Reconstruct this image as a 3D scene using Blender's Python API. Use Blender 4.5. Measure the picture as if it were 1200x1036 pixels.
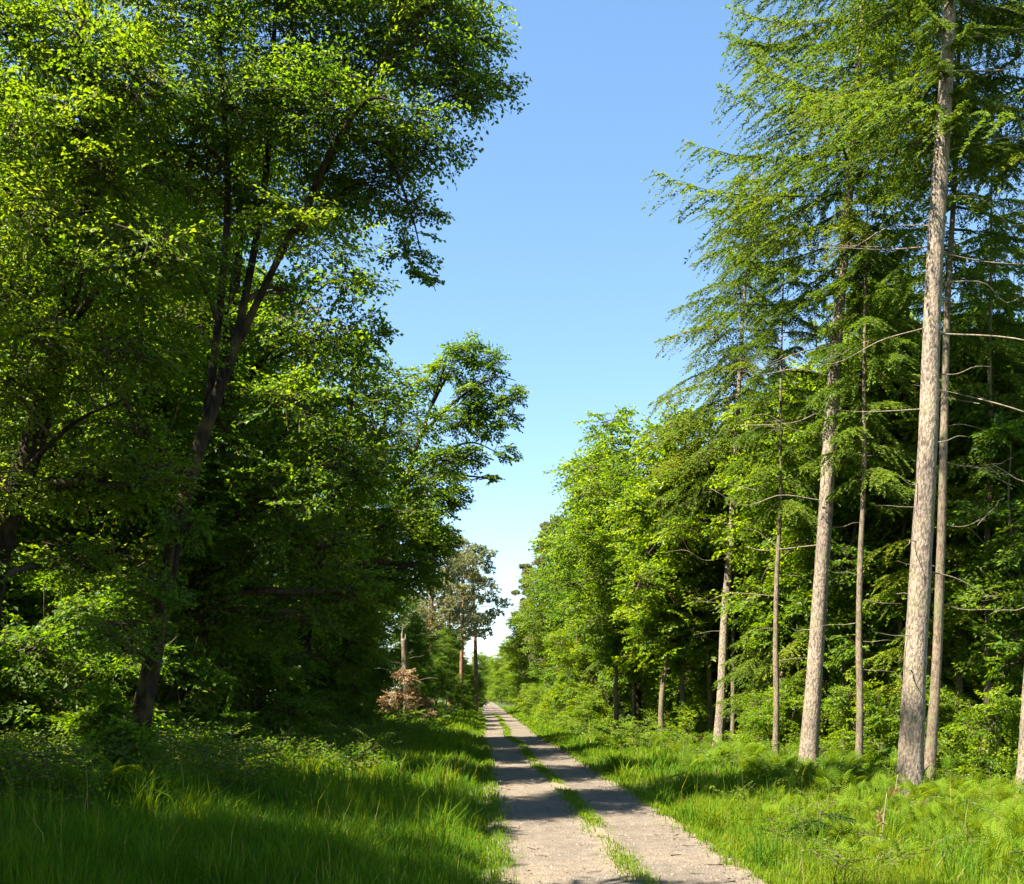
import bpy, math, random
import numpy as np
from mathutils import Vector, Matrix

for o in list(bpy.data.objects):
    bpy.data.objects.remove(o)
scene = bpy.context.scene
COL = scene.collection
R = math.radians

# ------------------------------------------------------------------ camera
cam_d = bpy.data.cameras.new("camera")
cam = bpy.data.objects.new("camera", cam_d)
COL.objects.link(cam)
cam_d.sensor_width = 36.0
cam_d.lens = 36.0
cam_d.shift_y = 0.235
cam_d.clip_start = 0.1
cam_d.clip_end = 3000
cam.location = (0, 0, 1.75)
cam.rotation_euler = (R(90 + 0.67), 0, R(-1.77))
scene.camera = cam

# ------------------------------------------------------------------ sky and sun
SUN_AZ = R(62)          # measured from straight behind the camera towards the left
SUN_EL = R(53)
sun_dir = Vector((-math.sin(SUN_AZ) * math.cos(SUN_EL), -math.cos(SUN_AZ) * math.cos(SUN_EL), math.sin(SUN_EL)))
world = bpy.data.worlds.new("World")
scene.world = world
world.use_nodes = True
nt = world.node_tree
bg = nt.nodes["Background"]
sky = nt.nodes.new("ShaderNodeTexSky")
sky.sky_type = 'NISHITA'
sky.sun_disc = False
sky.sun_elevation = SUN_EL
sky.sun_rotation = math.atan2(sun_dir.x, sun_dir.y)
sky.altitude = 0
sky.air_density = 1.0
sky.dust_density = 0.0
sky.ozone_density = 2.6
hs = nt.nodes.new("ShaderNodeHueSaturation")
hs.inputs["Saturation"].default_value = 1.16
nt.links.new(sky.outputs[0], hs.inputs["Color"])
gm = nt.nodes.new("ShaderNodeGamma")
gm.inputs["Gamma"].default_value = 0.80
nt.links.new(hs.outputs[0], gm.inputs["Color"])
nt.links.new(gm.outputs[0], bg.inputs[0])
bg.inputs[1].default_value = 0.077
sun_d = bpy.data.lights.new("sun", 'SUN')
sun = bpy.data.objects.new("sun", sun_d)
COL.objects.link(sun)
sun_d.energy = 5.0
sun_d.angle = R(0.53)
sun_d.color = (1.0, 0.93, 0.80)
sun.rotation_euler = (-sun_dir).to_track_quat('-Z', 'Y').to_euler()
sun.location = (-20, -10, 30)

scene.view_settings.view_transform = 'Standard'
scene.view_settings.look = 'None'
scene.view_settings.gamma = 1.0
scene.view_settings.exposure = 2.4
scene.view_settings.use_curve_mapping = False
scene.render.engine = 'CYCLES'
cy = scene.cycles
cy.max_bounces = 7
cy.diffuse_bounces = 4
cy.glossy_bounces = 2
cy.transmission_bounces = 4
cy.transparent_max_bounces = 4
cy.sample_clamp_indirect = 6
cy.use_denoising = True
cy.caustics_reflective = False
cy.caustics_refractive = False

# ------------------------------------------------------------------ materials
def new_mat(name):
    m = bpy.data.materials.new(name)
    m.use_nodes = True
    t = m.node_tree
    for n in list(t.nodes):
        t.nodes.remove(n)
    return m, t, (lambda k: t.nodes.new(k)), t.links.new

def ramp(N, stops):
    r = N("ShaderNodeValToRGB")
    e = r.color_ramp.elements
    while len(e) > 1:
        e.remove(e[-1])
    e[0].position, e[0].color = stops[0][0], (*stops[0][1], 1)
    for p, c in stops[1:]:
        x = e.new(p)
        x.color = (*c, 1)
    return r

def leaf_mat(name, stops, tcol, trans=0.42, rough=0.5, spec=0.25):
    """Leaf: tint per leaf, the object's own colour as species variation, light through the blade."""
    m, t, N, L = new_mat(name)
    a = N("ShaderNodeAttribute"); a.attribute_name = "tint"
    r = ramp(N, stops)
    L(a.outputs["Fac"], r.inputs[0])
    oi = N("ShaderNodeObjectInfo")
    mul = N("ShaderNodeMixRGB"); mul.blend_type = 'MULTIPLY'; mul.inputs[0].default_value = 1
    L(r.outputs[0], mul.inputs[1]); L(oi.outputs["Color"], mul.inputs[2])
    p = N("ShaderNodeBsdfPrincipled")
    L(mul.outputs[0], p.inputs["Base Color"])
    p.inputs["Roughness"].default_value = rough
    p.inputs["Specular IOR Level"].default_value = spec
    tm = N("ShaderNodeMixRGB"); tm.blend_type = 'MULTIPLY'; tm.inputs[0].default_value = 1
    L(mul.outputs[0], tm.inputs[1]); tm.inputs[2].default_value = (*tcol, 1)
    tr = N("ShaderNodeBsdfTranslucent")
    L(tm.outputs[0], tr.inputs[0])
    mx = N("ShaderNodeMixShader"); mx.inputs[0].default_value = trans
    L(p.outputs[0], mx.inputs[1]); L(tr.outputs[0], mx.inputs[2])
    o = N("ShaderNodeOutputMaterial")
    L(mx.outputs[0], o.inputs[0])
    return m

def bark_mat(name, c0, c1, c2, zscale=0.22, scale=14, bump=0.6, moss=None, moss_amt=0.0):
    m, t, N, L = new_mat(name)
    tc = N("ShaderNodeTexCoord")
    mp = N("ShaderNodeMapping"); mp.inputs["Scale"].default_value = (1, 1, zscale)
    L(tc.outputs["Object"], mp.inputs[0])
    vo = N("ShaderNodeTexVoronoi"); vo.inputs["Scale"].default_value = scale
    nz = N("ShaderNodeTexNoise"); nz.inputs["Scale"].default_value = scale * 0.9; nz.inputs["Detail"].default_value = 6
    nz.inputs["Roughness"].default_value = 0.65
    add = N("ShaderNodeVectorMath"); add.operation = 'ADD'
    sc = N("ShaderNodeVectorMath"); sc.operation = 'SCALE'; sc.inputs["Scale"].default_value = 0.08
    L(mp.outputs[0], nz.inputs["Vector"]); L(nz.outputs["Color"], sc.inputs[0])
    L(mp.outputs[0], add.inputs[0]); L(sc.outputs[0], add.inputs[1]); L(add.outputs[0], vo.inputs["Vector"])
    mx = N("ShaderNodeMath"); mx.operation = 'MULTIPLY'
    L(vo.outputs["Distance"], mx.inputs[0]); L(nz.outputs["Fac"], mx.inputs[1])
    r = ramp(N, [(0.02, c2), (0.2, c1), (0.42, c0)])
    # ridges are the voronoi cells' middles, so invert
    inv = N("ShaderNodeMath"); inv.operation = 'SUBTRACT'; inv.inputs[0].default_value = 0.42
    L(mx.outputs[0], inv.inputs[1]); L(inv.outputs[0], r.inputs[0])
    col = r.outputs[0]
    n2 = N("ShaderNodeTexNoise"); n2.inputs["Scale"].default_value = 1.3; n2.inputs["Detail"].default_value = 4
    L(tc.outputs["Object"], n2.inputs["Vector"])
    r2 = ramp(N, [(0.3, (0.62, 0.62, 0.62)), (0.7, (1.2, 1.17, 1.12))])
    L(n2.outputs["Fac"], r2.inputs[0])
    mm = N("ShaderNodeMixRGB"); mm.blend_type = 'MULTIPLY'; mm.inputs[0].default_value = 1
    L(col, mm.inputs[1]); L(r2.outputs[0], mm.inputs[2]); col = mm.outputs[0]
    if moss:
        n3 = N("ShaderNodeTexNoise"); n3.inputs["Scale"].default_value = 2.6; n3.inputs["Detail"].default_value = 7
        L(tc.outputs["Object"], n3.inputs["Vector"])
        r3 = ramp(N, [(0.5, (0, 0, 0)), (0.62, (moss_amt,) * 3)])
        L(n3.outputs["Fac"], r3.inputs[0])
        m3 = N("ShaderNodeMixRGB"); m3.inputs[2].default_value = (*moss, 1)
        L(r3.outputs[0], m3.inputs[0]); L(col, m3.inputs[1]); col = m3.outputs[0]
    p = N("ShaderNodeBsdfPrincipled")
    p.inputs["Roughness"].default_value = 0.9
    p.inputs["Specular IOR Level"].default_value = 0.15
    L(col, p.inputs["Base Color"])
    b = N("ShaderNodeBump"); b.inputs["Strength"].default_value = bump; b.inputs["Distance"].default_value = 0.03
    L(inv.outputs[0], b.inputs["Height"]); L(b.outputs[0], p.inputs["Normal"])
    o = N("ShaderNodeOutputMaterial"); L(p.outputs[0], o.inputs[0])
    return m

M = {}
M['leaf'] = leaf_mat("broad_leaf", [(0.0, (0.030, 0.078, 0.006)), (0.5, (0.070, 0.136, 0.009)), (1.0, (0.115, 0.175, 0.011))], (2.75, 2.3, 0.38), 0.52, 0.45, 0.18)
M['fir'] = leaf_mat("fir_needles", [(0.0, (0.036, 0.070, 0.010)), (0.5, (0.086, 0.148, 0.015)), (1.0, (0.185, 0.215, 0.020))], (1.8, 1.65, 0.45), 0.42, 0.6, 0.12)
M['pine'] = leaf_mat("pine_needles", [(0.0, (0.095, 0.115, 0.055)), (0.5, (0.165, 0.175, 0.085)), (1.0, (0.24, 0.225, 0.12))], (1.3, 1.3, 0.8), 0.4, 0.6, 0.12)
M['grass'] = leaf_mat("grass_blade", [(0.0, (0.026, 0.085, 0.006)), (0.5, (0.068, 0.145, 0.007)), (0.9, (0.130, 0.188, 0.010)), (1.0, (0.26, 0.21, 0.08))], (2.5, 1.9, 0.3), 0.45, 0.6, 0.08)
M['fern'] = leaf_mat("bracken_leaf", [(0.0, (0.042, 0.105, 0.008)), (0.5, (0.098, 0.172, 0.009)), (1.0, (0.155, 0.215, 0.012))], (2.5, 1.9, 0.3), 0.45, 0.6, 0.1)
M['dead'] = leaf_mat("dead_leaf", [(0.0, (0.125, 0.074, 0.026)), (0.5, (0.205, 0.130, 0.050)), (1.0, (0.28, 0.195, 0.09))], (1.1, 0.9, 0.6), 0.2)
M['fir_bark'] = bark_mat("fir_bark", (0.33, 0.268, 0.210), (0.250, 0.198, 0.152), (0.115, 0.090, 0.068), 0.4, 30, 1.0, (0.15, 0.14, 0.075), 0.45)
M['pole_bark'] = bark_mat("pole_bark", (0.245, 0.192, 0.138), (0.18, 0.138, 0.096), (0.09, 0.064, 0.044), 0.3, 36, 0.6, (0.10, 0.12, 0.05), 0.5)
M['oak_bark'] = bark_mat("oak_bark", (0.046, 0.034, 0.022), (0.030, 0.021, 0.014), (0.013, 0.009, 0.006), 0.25, 16, 0.9, (0.085, 0.065, 0.02), 0.6)
M['pine_bark'] = bark_mat("pine_bark", (0.27, 0.150, 0.088), (0.21, 0.112, 0.064), (0.13, 0.075, 0.05), 0.4, 12, 0.6)
M['dead_wood'] = bark_mat("dead_wood", (0.30, 0.25, 0.19), (0.23, 0.185, 0.14), (0.12, 0.092, 0.068), 0.15, 30, 0.4)
M['twig'] = bark_mat("twig_bark", (0.11, 0.08, 0.055), (0.08, 0.058, 0.04), (0.04, 0.03, 0.02), 0.3, 20, 0.2)

def ground_mat():
    m, t, N, L = new_mat("forest_floor")
    tc = N("ShaderNodeTexCoord")
    n1 = N("ShaderNodeTexNoise"); n1.inputs["Scale"].default_value = 0.7; n1.inputs["Detail"].default_value = 8
    n2 = N("ShaderNodeTexNoise"); n2.inputs["Scale"].default_value = 22; n2.inputs["Detail"].default_value = 6
    L(tc.outputs["Object"], n1.inputs["Vector"]); L(tc.outputs["Object"], n2.inputs["Vector"])
    a = ramp(N, [(0.35, (0.030, 0.055, 0.012)), (0.6, (0.062, 0.088, 0.02)), (0.75, (0.10, 0.085, 0.04))])
    b = ramp(N, [(0.3, (0.45, 0.45, 0.45)), (0.75, (1.4, 1.35, 1.2))])
    L(n1.outputs["Fac"], a.inputs[0]); L(n2.outputs["Fac"], b.inputs[0])
    mm = N("ShaderNodeMixRGB"); mm.blend_type = 'MULTIPLY'; mm.inputs[0].default_value = 1
    L(a.outputs[0], mm.inputs[1]); L(b.outputs[0], mm.inputs[2])
    p = N("ShaderNodeBsdfPrincipled"); p.inputs["Roughness"].default_value = 0.95; p.inputs["Specular IOR Level"].default_value = 0.1
    L(mm.outputs[0], p.inputs["Base Color"])
    bp = N("ShaderNodeBump"); bp.inputs["Strength"].default_value = 0.8; bp.inputs["Distance"].default_value = 0.05
    L(n2.outputs["Fac"], bp.inputs["Height"]); L(bp.outputs[0], p.inputs["Normal"])
    o = N("ShaderNodeOutputMaterial"); L(p.outputs[0], o.inputs[0])
    return m
M['ground'] = ground_mat()

def track_mat():
    m, t, N, L = new_mat("gravel_track")
    tc = N("ShaderNodeTexCoord")
    def noise(s, d, src=tc.outputs["Object"]):
        n = N("ShaderNodeTexNoise"); n.inputs["Scale"].default_value = s; n.inputs["Detail"].default_value = d
        L(src, n.inputs["Vector"]); return n
    at = N("ShaderNodeAttribute"); at.attribute_name = "wear"      # 0 in the wheel ruts, 1 on the crown and the edges
    big, mid, fine = noise(0.8, 5), noise(6, 7), noise(55, 5)
    vo = N("ShaderNodeTexVoronoi"); vo.inputs["Scale"].default_value = 42
    L(tc.outputs["Object"], vo.inputs["Vector"])
    base = ramp(N, [(0.3, (0.108, 0.088, 0.066)), (0.5, (0.138, 0.112, 0.084)), (0.72, (0.165, 0.130, 0.086))])
    L(big.outputs["Fac"], base.inputs[0])
    st = ramp(N, [(0.1, (0.72, 0.72, 0.72)), (0.5, (1.0, 1.0, 1.0)), (0.9, (1.28, 1.28, 1.30))])
    L(vo.outputs["Color"], st.inputs[0])
    mf = ramp(N, [(0.3, (0.70, 0.69, 0.68)), (0.7, (1.15, 1.14, 1.12))])
    L(mid.outputs["Fac"], mf.inputs[0])
    m1 = N("ShaderNodeMixRGB"); m1.blend_type = 'MULTIPLY'; m1.inputs[0].default_value = 0.8
    L(base.outputs[0], m1.inputs[1]); L(st.outputs[0], m1.inputs[2])
    m2 = N("ShaderNodeMixRGB"); m2.blend_type = 'MULTIPLY'; m2.inputs[0].default_value = 0.8
    L(m1.outputs[0], m2.inputs[1]); L(mf.outputs[0], m2.inputs[2])
    # soil and thin turf where wheels do not go
    ad = N("ShaderNodeMath"); ad.operation = 'ADD'
    L(at.outputs["Fac"], ad.inputs[0])
    sb = N("ShaderNodeMath"); sb.operation = 'MULTIPLY_ADD'; sb.inputs[1].default_value = 1.6; sb.inputs[2].default_value = -0.8
    L(mid.outputs["Fac"], sb.inputs[0]); L(sb.outputs[0], ad.inputs[1])
    wr = ramp(N, [(0.42, (0, 0, 0)), (0.85, (0.85, 0.85, 0.85))])
    L(ad.outputs[0], wr.inputs[0])
    soil = ramp(N, [(0.35, (0.15, 0.115, 0.07)), (0.65, (0.22, 0.175, 0.10))])
    L(fine.outputs["Fac"], soil.inputs[0])
    m3 = N("ShaderNodeMixRGB"); L(wr.outputs[0], m3.inputs[0]); L(m2.outputs[0], m3.inputs[1]); L(soil.outputs[0], m3.inputs[2])
    p = N("ShaderNodeBsdfPrincipled"); p.inputs["Roughness"].default_value = 0.92; p.inputs["Specular IOR Level"].default_value = 0.2
    L(m3.outputs[0], p.inputs["Base Color"])
    h = N("ShaderNodeMath"); h.operation = 'ADD'
    L(fine.outputs["Fac"], h.inputs[0]); L(vo.outputs["Distance"], h.inputs[1])
    bp = N("ShaderNodeBump"); bp.inputs["Strength"].default_value = 0.7; bp.inputs["Distance"].default_value = 0.02
    L(h.outputs[0], bp.inputs["Height"]); L(bp.outputs[0], p.inputs["Normal"])
    o = N("ShaderNodeOutputMaterial"); L(p.outputs[0], o.inputs[0])
    return m
M['track'] = track_mat()

def stone_mat():
    m, t, N, L = new_mat("stone")
    oi = N("ShaderNodeAttribute"); oi.attribute_name = "tint"
    r = ramp(N, [(0, (0.08, 0.067, 0.053)), (1, (0.165, 0.14, 0.11))])
    L(oi.outputs["Fac"], r.inputs[0])
    p = N("ShaderNodeBsdfPrincipled"); p.inputs["Roughness"].default_value = 0.85
    L(r.outputs[0], p.inputs["Base Color"])
    o = N("ShaderNodeOutputMaterial"); L(p.outputs[0], o.inputs[0])
    return m
M['stone'] = stone_mat()

# ------------------------------------------------------------------ geometry helpers
def quads_mesh(name, V, Q, tint, mats, mat_idx=None, smooth=False):
    me = bpy.data.meshes.new(name)
    nv, nq = len(V), len(Q)
    me.vertices.add(nv)
    me.vertices.foreach_set("co", np.ascontiguousarray(V, np.float32).ravel())
    me.loops.add(nq * 4)
    me.loops.foreach_set("vertex_index", np.ascontiguousarray(Q, np.int32).ravel())
    me.polygons.add(nq)
    me.polygons.foreach_set("loop_start", np.arange(0, nq * 4, 4, dtype=np.int32))
    if isinstance(smooth, np.ndarray):
        me.polygons.foreach_set("use_smooth", smooth)
    elif smooth:
        me.polygons.foreach_set("use_smooth", np.ones(nq, bool))
    for m in mats:
        me.materials.append(m)
    if mat_idx is not None:
        me.polygons.foreach_set("material_index", np.ascontiguousarray(mat_idx, np.int32))
    if tint is not None:
        a = me.attributes.new("tint", 'FLOAT', 'POINT')
        a.data.foreach_set("value", np.ascontiguousarray(tint, np.float32))
    me.update(calc_edges=True)
    return me

def norm(v):
    return v / np.maximum(np.linalg.norm(v, axis=-1, keepdims=True), 1e-9)

def leaf_quads(P, D, Nn, ln, wd, fold=0.18):
    """P base, D direction, Nn rough normal -> one folded rhombic leaf each."""
    D = norm(D)
    S = norm(np.cross(Nn, D))
    U = np.cross(D, S)
    ln = ln[:, None]; wd = wd[:, None]
    b = P
    tip = P + D * ln - U * ln * 0.12
    mid = P + D * ln * 0.48
    l = mid + S * wd * 0.5 + U * wd * fold
    r = mid - S * wd * 0.5 + U * wd * fold
    V = np.stack([b, r, tip, l], 1).reshape(-1, 3)
    Q = np.arange(len(P) * 4).reshape(-1, 4)
    return V, Q

def resample(pts, n):
    pts = np.asarray(pts, float)
    if len(pts) == 2:
        t = np.linspace(0, 1, n)[:, None]
        return pts[0] * (1 - t) + pts[1] * t
    d = np.r_[0, np.cumsum(np.linalg.norm(np.diff(pts, axis=0), axis=1))]
    P = np.vstack([2 * pts[0] - pts[1], pts, 2 * pts[-1] - pts[-2]])
    out = []
    for s in np.linspace(0, d[-1], n):
        i = min(np.searchsorted(d, s, 'right') - 1, len(pts) - 2)
        u = (s - d[i]) / max(d[i + 1] - d[i], 1e-9)
        p0, p1, p2, p3 = P[i], P[i + 1], P[i + 2], P[i + 3]
        out.append(0.5 * (2 * p1 + (p2 - p0) * u + (2 * p0 - 5 * p1 + 4 * p2 - p3) * u * u + (3 * p1 - p0 - 3 * p2 + p3) * u ** 3))
    return np.array(out)

def tube(pts, radii, n_ring, n_side, rng=None, rough=0.0, cap=True):
    P = resample(pts, n_ring)
    rad = np.interp(np.linspace(0, 1, n_ring), np.linspace(0, 1, len(radii)), radii)
    T = norm(np.gradient(P, axis=0))
    ref = np.array([0.31, 0.95, 0.02]) if abs(T[0][1]) < 0.9 else np.array([1.0, 0.1, 0.1])
    A = norm(np.cross(T, ref)); B = np.cross(T, A)
    th = np.linspace(0, 2 * math.pi, n_side, endpoint=False)
    r = np.repeat(rad[:, None], n_side, 1)
    if rng is not None and rough:
        n1 = rng.normal(0, 1, (n_ring, n_side))
        lo = rng.normal(0, 1, (n_ring // 6 + 2, n_side))
        n2 = np.array([np.interp(np.linspace(0, len(lo) - 1, n_ring), range(len(lo)), lo[:, k]) for k in range(n_side)]).T
        r = r * (1 + rough * (0.35 * n1 + 0.8 * n2))
    V = (P[:, None] + r[..., None] * (np.cos(th)[None, :, None] * A[:, None] + np.sin(th)[None, :, None] * B[:, None])).reshape(-1, 3)
    i = np.arange(n_ring - 1)[:, None] * n_side; j = np.arange(n_side)[None]
    jn = (j + 1) % n_side
    Q = np.stack([i + j, i + jn, i + n_side + jn, i + n_side + j], -1).reshape(-1, 4)
    if cap and n_side % 2 == 0:
        base = (n_ring - 1) * n_side
        k = np.arange(n_side // 2 - 1)
        Q2 = np.stack([base + k, base + k + 1, base + n_side - 2 - k, base + n_side - 1 - k], -1)
        Q = np.vstack([Q, Q2])
    return V, Q

def thin_tubes(A, B, r0, r1):
    """many fine twigs, one tapered blade each"""
    A = np.asarray(A, float); B = np.asarray(B, float)
    T = norm(B - A)
    ref = np.where(np.abs(T[:, 2:3]) > 0.9, np.array([[1.0, 0, 0]]), np.array([[0, 0, 1.0]]))
    U = norm(np.cross(T, ref)); W = np.cross(T, U)
    a = (np.arange(len(A)) * 2.4)[:, None]
    S = U * np.cos(a) + W * np.sin(a)
    r0 = np.asarray(r0)[:, None] * 1.5; r1 = np.asarray(r1)[:, None] * 1.5
    V = np.stack([A - S * r0, A + S * r0, B + S * r1, B - S * r1], 1).reshape(-1, 3)
    return V, np.arange(len(A) * 4).reshape(-1, 4)

class Acc:
    """collects quads of several materials for one mesh"""
    def __init__(self):
        self.V, self.Q, self.T, self.M, self.S, self.n = [], [], [], [], [], 0
    def add(self, V, Q, tint=0.5, mat=0, smooth=False):
        self.V.append(V); self.Q.append(Q + self.n)
        self.T.append(np.broadcast_to(np.asarray(tint, float), (len(V),)))
        self.M.append(np.full(len(Q), mat)); self.S.append(np.full(len(Q), smooth)); self.n += len(V)
    def mesh(self, name, mats):
        return quads_mesh(name, np.concatenate(self.V), np.concatenate(self.Q), np.concatenate(self.T), mats, np.concatenate(self.M), np.concatenate(self.S))

# ------------------------------------------------------------------ objects
def link(name, me, parent=None, kind=None, label=None):
    o = bpy.data.objects.new(name, me)
    COL.objects.link(o)
    if parent: o.parent = parent
    if kind: o["kind"] = kind
    if label: o["label"] = label
    return o

def thing(name, label, cat, loc=(0, 0, 0), rz=0.0, group=None, scale=(1, 1, 1)):
    e = bpy.data.objects.new(name, None)
    COL.objects.link(e)
    e.empty_display_size = 0.3
    e.location = loc
    e.rotation_euler = (0, 0, rz)
    e.scale = scale
    e["label"] = label; e["category"] = cat
    if group: e["group"] = group
    return e

# ------------------------------------------------------------------ terrain
def sstep(a, b, x):
    t = np.clip((x - a) / (b - a), 0, 1)
    return t * t * (3 - 2 * t)

def wob(y):
    return 0.09 * np.sin(y * 0.13 - 1.2) + 0.04 * np.sin(y * 0.31 - 2.4)

EDGE_L, EDGE_R = 0.12, 2.60

def lump(x, y):
    return (np.sin(x * 1.3 + 0.7 * np.sin(y * 0.9)) * np.cos(y * 1.1 + 0.5 * np.sin(x * 0.8)) * 0.5
            + np.sin(x * 2.9 + y * 2.1) * 0.25 + np.sin(x * 0.4 - y * 0.37 + 1.0) * 0.6)

def gz(x, y):
    x = np.asarray(x, float); y = np.asarray(y, float)
    xl = EDGE_L + wob(y); xr = EDGE_R + wob(y)
    left = sstep(0, 0.9, xl - x) * 0.14 + sstep(0.4, 4.5, xl - x) * 0.46
    right = sstep(0, 0.8, x - xr) * 0.05 - sstep(2, 6, x - xr) * 0.05
    out = np.maximum(xl - x, x - xr)
    return -0.03 + left + right + np.where(out > 0, sstep(0.2, 2.0, out) * 0.09 * lump(x, y), 0)

def build_ground():
    xs = np.unique(np.r_[np.linspace(-600, -60, 10), np.linspace(-60, -14, 24), np.linspace(-14, 14, 113), np.linspace(14, 60, 24), np.linspace(60, 600, 10)])
    ys = np.unique(np.r_[np.linspace(-300, -20, 8), np.linspace(-20, 50, 141), np.linspace(50, 300, 60), np.linspace(300, 1500, 20)])
    X, Y = np.meshgrid(xs, ys)
    V = np.stack([X, Y, gz(X, Y)], -1).reshape(-1, 3)
    nx, ny = len(xs), len(ys)
    i = np.arange(ny - 1)[:, None] * nx + np.arange(nx - 1)[None]
    Q = np.stack([i, i + 1, i + nx + 1, i + nx], -1).reshape(-1, 4)
    me = quads_mesh("ground", V, Q, None, [M['ground']], smooth=True)
    link("ground", me, kind="structure")

def strip_c(y):
    return 1.30 + 0.38 * np.exp(-y / 14.0) + 0.05 * np.sin(y * 0.4)

def track_z(x, y):
    c = strip_c(y)
    d = (x - (wob(y)))
    z = 0.006 + 0.030 * np.exp(-((d - c) / 0.22) ** 2) + 0.012 * np.sin(d * 9 + y * 1.7) * np.sin(y * 2.3) * 0.4
    z = z + 0.02 * (sstep(0.25, 0, d - EDGE_L) + sstep(0.25, 0, EDGE_R - d))
    return z - 0.05 * (sstep(0.0, -0.12, d - EDGE_L) + sstep(0.0, -0.12, EDGE_R - d))

def build_track():
    us = np.linspace(-0.14, EDGE_R - EDGE_L + 0.14, 44) + EDGE_L
    ys = np.unique(np.r_[np.linspace(-20, 40, 301), np.linspace(40, 420, 260)])
    U, Y = np.meshgrid(us, ys)
    X = U + wob(Y)
    Z = track_z(X, Y)
    V = np.stack([X, Y, Z], -1).reshape(-1, 3)
    nx, ny = len(us), len(ys)
    i = np.arange(ny - 1)[:, None] * nx + np.arange(nx - 1)[None]
    Q = np.stack([i, i + 1, i + nx + 1, i + nx], -1).reshape(-1, 4)
    me = quads_mesh("track", V, Q, None, [M['track']], smooth=True)
    d = X - wob(Y)
    wear = np.exp(-((d - strip_c(Y)) / 0.20) ** 2) * 0.85 + 0.8 * (sstep(0.22, 0, d - EDGE_L) + sstep(0.3, 0, EDGE_R - d))
    a = me.attributes.new("wear", 'FLOAT', 'POINT')
    a.data.foreach_set("value", wear.ravel().astype(np.float32))
    link("track", me, kind="structure")

build_ground()
build_track()

# ------------------------------------------------------------------ foliage generators
def rot_frames(fwd, up):
    F = norm(fwd)
    S = norm(np.cross(up, F))
    U = np.cross(F, S)
    return np.stack([F, S, U], -1)          # columns: local x, y, z

def spray_template(rng, leaf=0.085, n_side=6, per=6, axis_leaves=9, fan=50):
    """flat leafy spray about 1 m long along +x; leaves alternate on side twigs"""
    P, D, N, S, TA, TB = [], [], [], [], [], []
    def put(p, d):
        d = d + rng.normal(0, 0.25, 3) * [1, 1, 0.8]
        n = np.array([0, 0, 1.0]) + rng.normal(0, 0.62, 3)
        P.append(p + rng.normal(0, 0.02, 3)); D.append(d); N.append(n); S.append(leaf * (rng.uniform(0.35, 0.7) if rng.random() < 0.25 else rng.uniform(0.75, 1.25)))
    ax = lambda t: np.array([t, 0.06 * math.sin(t * 4), -0.10 * t * t])
    for k in range(axis_leaves):
        t = 0.15 + 0.85 * k / (axis_leaves - 1)
        sd = 1 if k % 2 else -1
        put(ax(t), np.array([0.75, 0.65 * sd, -0.15]))
    for k in range(n_side):
        t = 0.05 + 0.72 * k / n_side + rng.uniform(-0.04, 0.04)
        sd = 1 if k % 2 else -1
        a = R(fan + rng.uniform(-12, 12)) * sd
        l = (0.55 * (1 - t) + 0.16) * rng.uniform(0.75, 1.2)
        d = np.array([math.cos(a), math.sin(a), rng.uniform(-0.25, 0.12)])
        p0 = ax(t)
        TA.append(p0); TB.append(p0 + d * l)
        for q in range(per):
            u = (q + 0.7) / per
            s2 = 1 if q % 2 else -1
            dd = np.array([math.cos(a + s2 * 0.8), math.sin(a + s2 * 0.8), -0.15])
            put(p0 + d * l * u, dd)
    TA.append(np.array([-0.5, 0, -0.05])); TB.append(ax(0.35)); TA.append(ax(0.35)); TB.append(ax(1.0))
    return [np.array(x) for x in (P, D, N, S, TA, TB)]

_rs = np.random.default_rng(11)
SPRAYS = [spray_template(_rs) for _ in range(8)]

def place_sprays(acc, rng, pos, fwd, up, scale, leaf_k=1.0, tint_base=None, width=0.66, twig_r=0.006, sprays=None, twig_mat=1):
    sprays = sprays or SPRAYS
    n = len(pos)
    which = rng.integers(0, len(sprays), n)
    F = rot_frames(fwd, up)
    if tint_base is None:
        tint_base = rng.uniform(0.3, 0.7, n)
    for k, (P, D, N, S, TA, TB) in enumerate(sprays):
        ix = np.where(which == k)[0]
        if not len(ix): continue
        f = F[ix]; s = scale[ix][:, None, None]
        flip = np.where(rng.random(len(ix)) < 0.5, -1.0, 1.0)
        fl = np.stack([np.ones_like(flip), flip, np.ones_like(flip)], -1)[:, None, :]
        tr = lambda A: np.einsum('nij,nkj->nki', f, A[None] * fl)
        p = (tr(P) * s + pos[ix][:, None]).reshape(-1, 3)
        d = tr(D).reshape(-1, 3); nn = tr(N).reshape(-1, 3)
        ln = (np.broadcast_to(S[None] * leaf_k, (len(ix), len(S))) * rng.uniform(0.85, 1.15, (len(ix), len(S)))).ravel()
        V, Q = leaf_quads(p, d, nn, ln, ln * width)
        tint = np.clip(np.repeat(tint_base[ix], len(S)) + rng.normal(0, 0.16, len(p)), 0, 1)
        acc.add(V, Q, np.repeat(tint, 4), 0)
        if twig_r:
            a = (tr(TA) * s + pos[ix][:, None]).reshape(-1, 3); b = (tr(TB) * s + pos[ix][:, None]).reshape(-1, 3)
            rr = np.tile(np.r_[np.full(len(TA) - 2, 0.5), 1.2, 0.8], len(ix)) * twig_r
            V, Q = thin_tubes(a, b, rr, rr * 0.5)
            acc.add(V, Q, 0.5, twig_mat)

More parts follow.
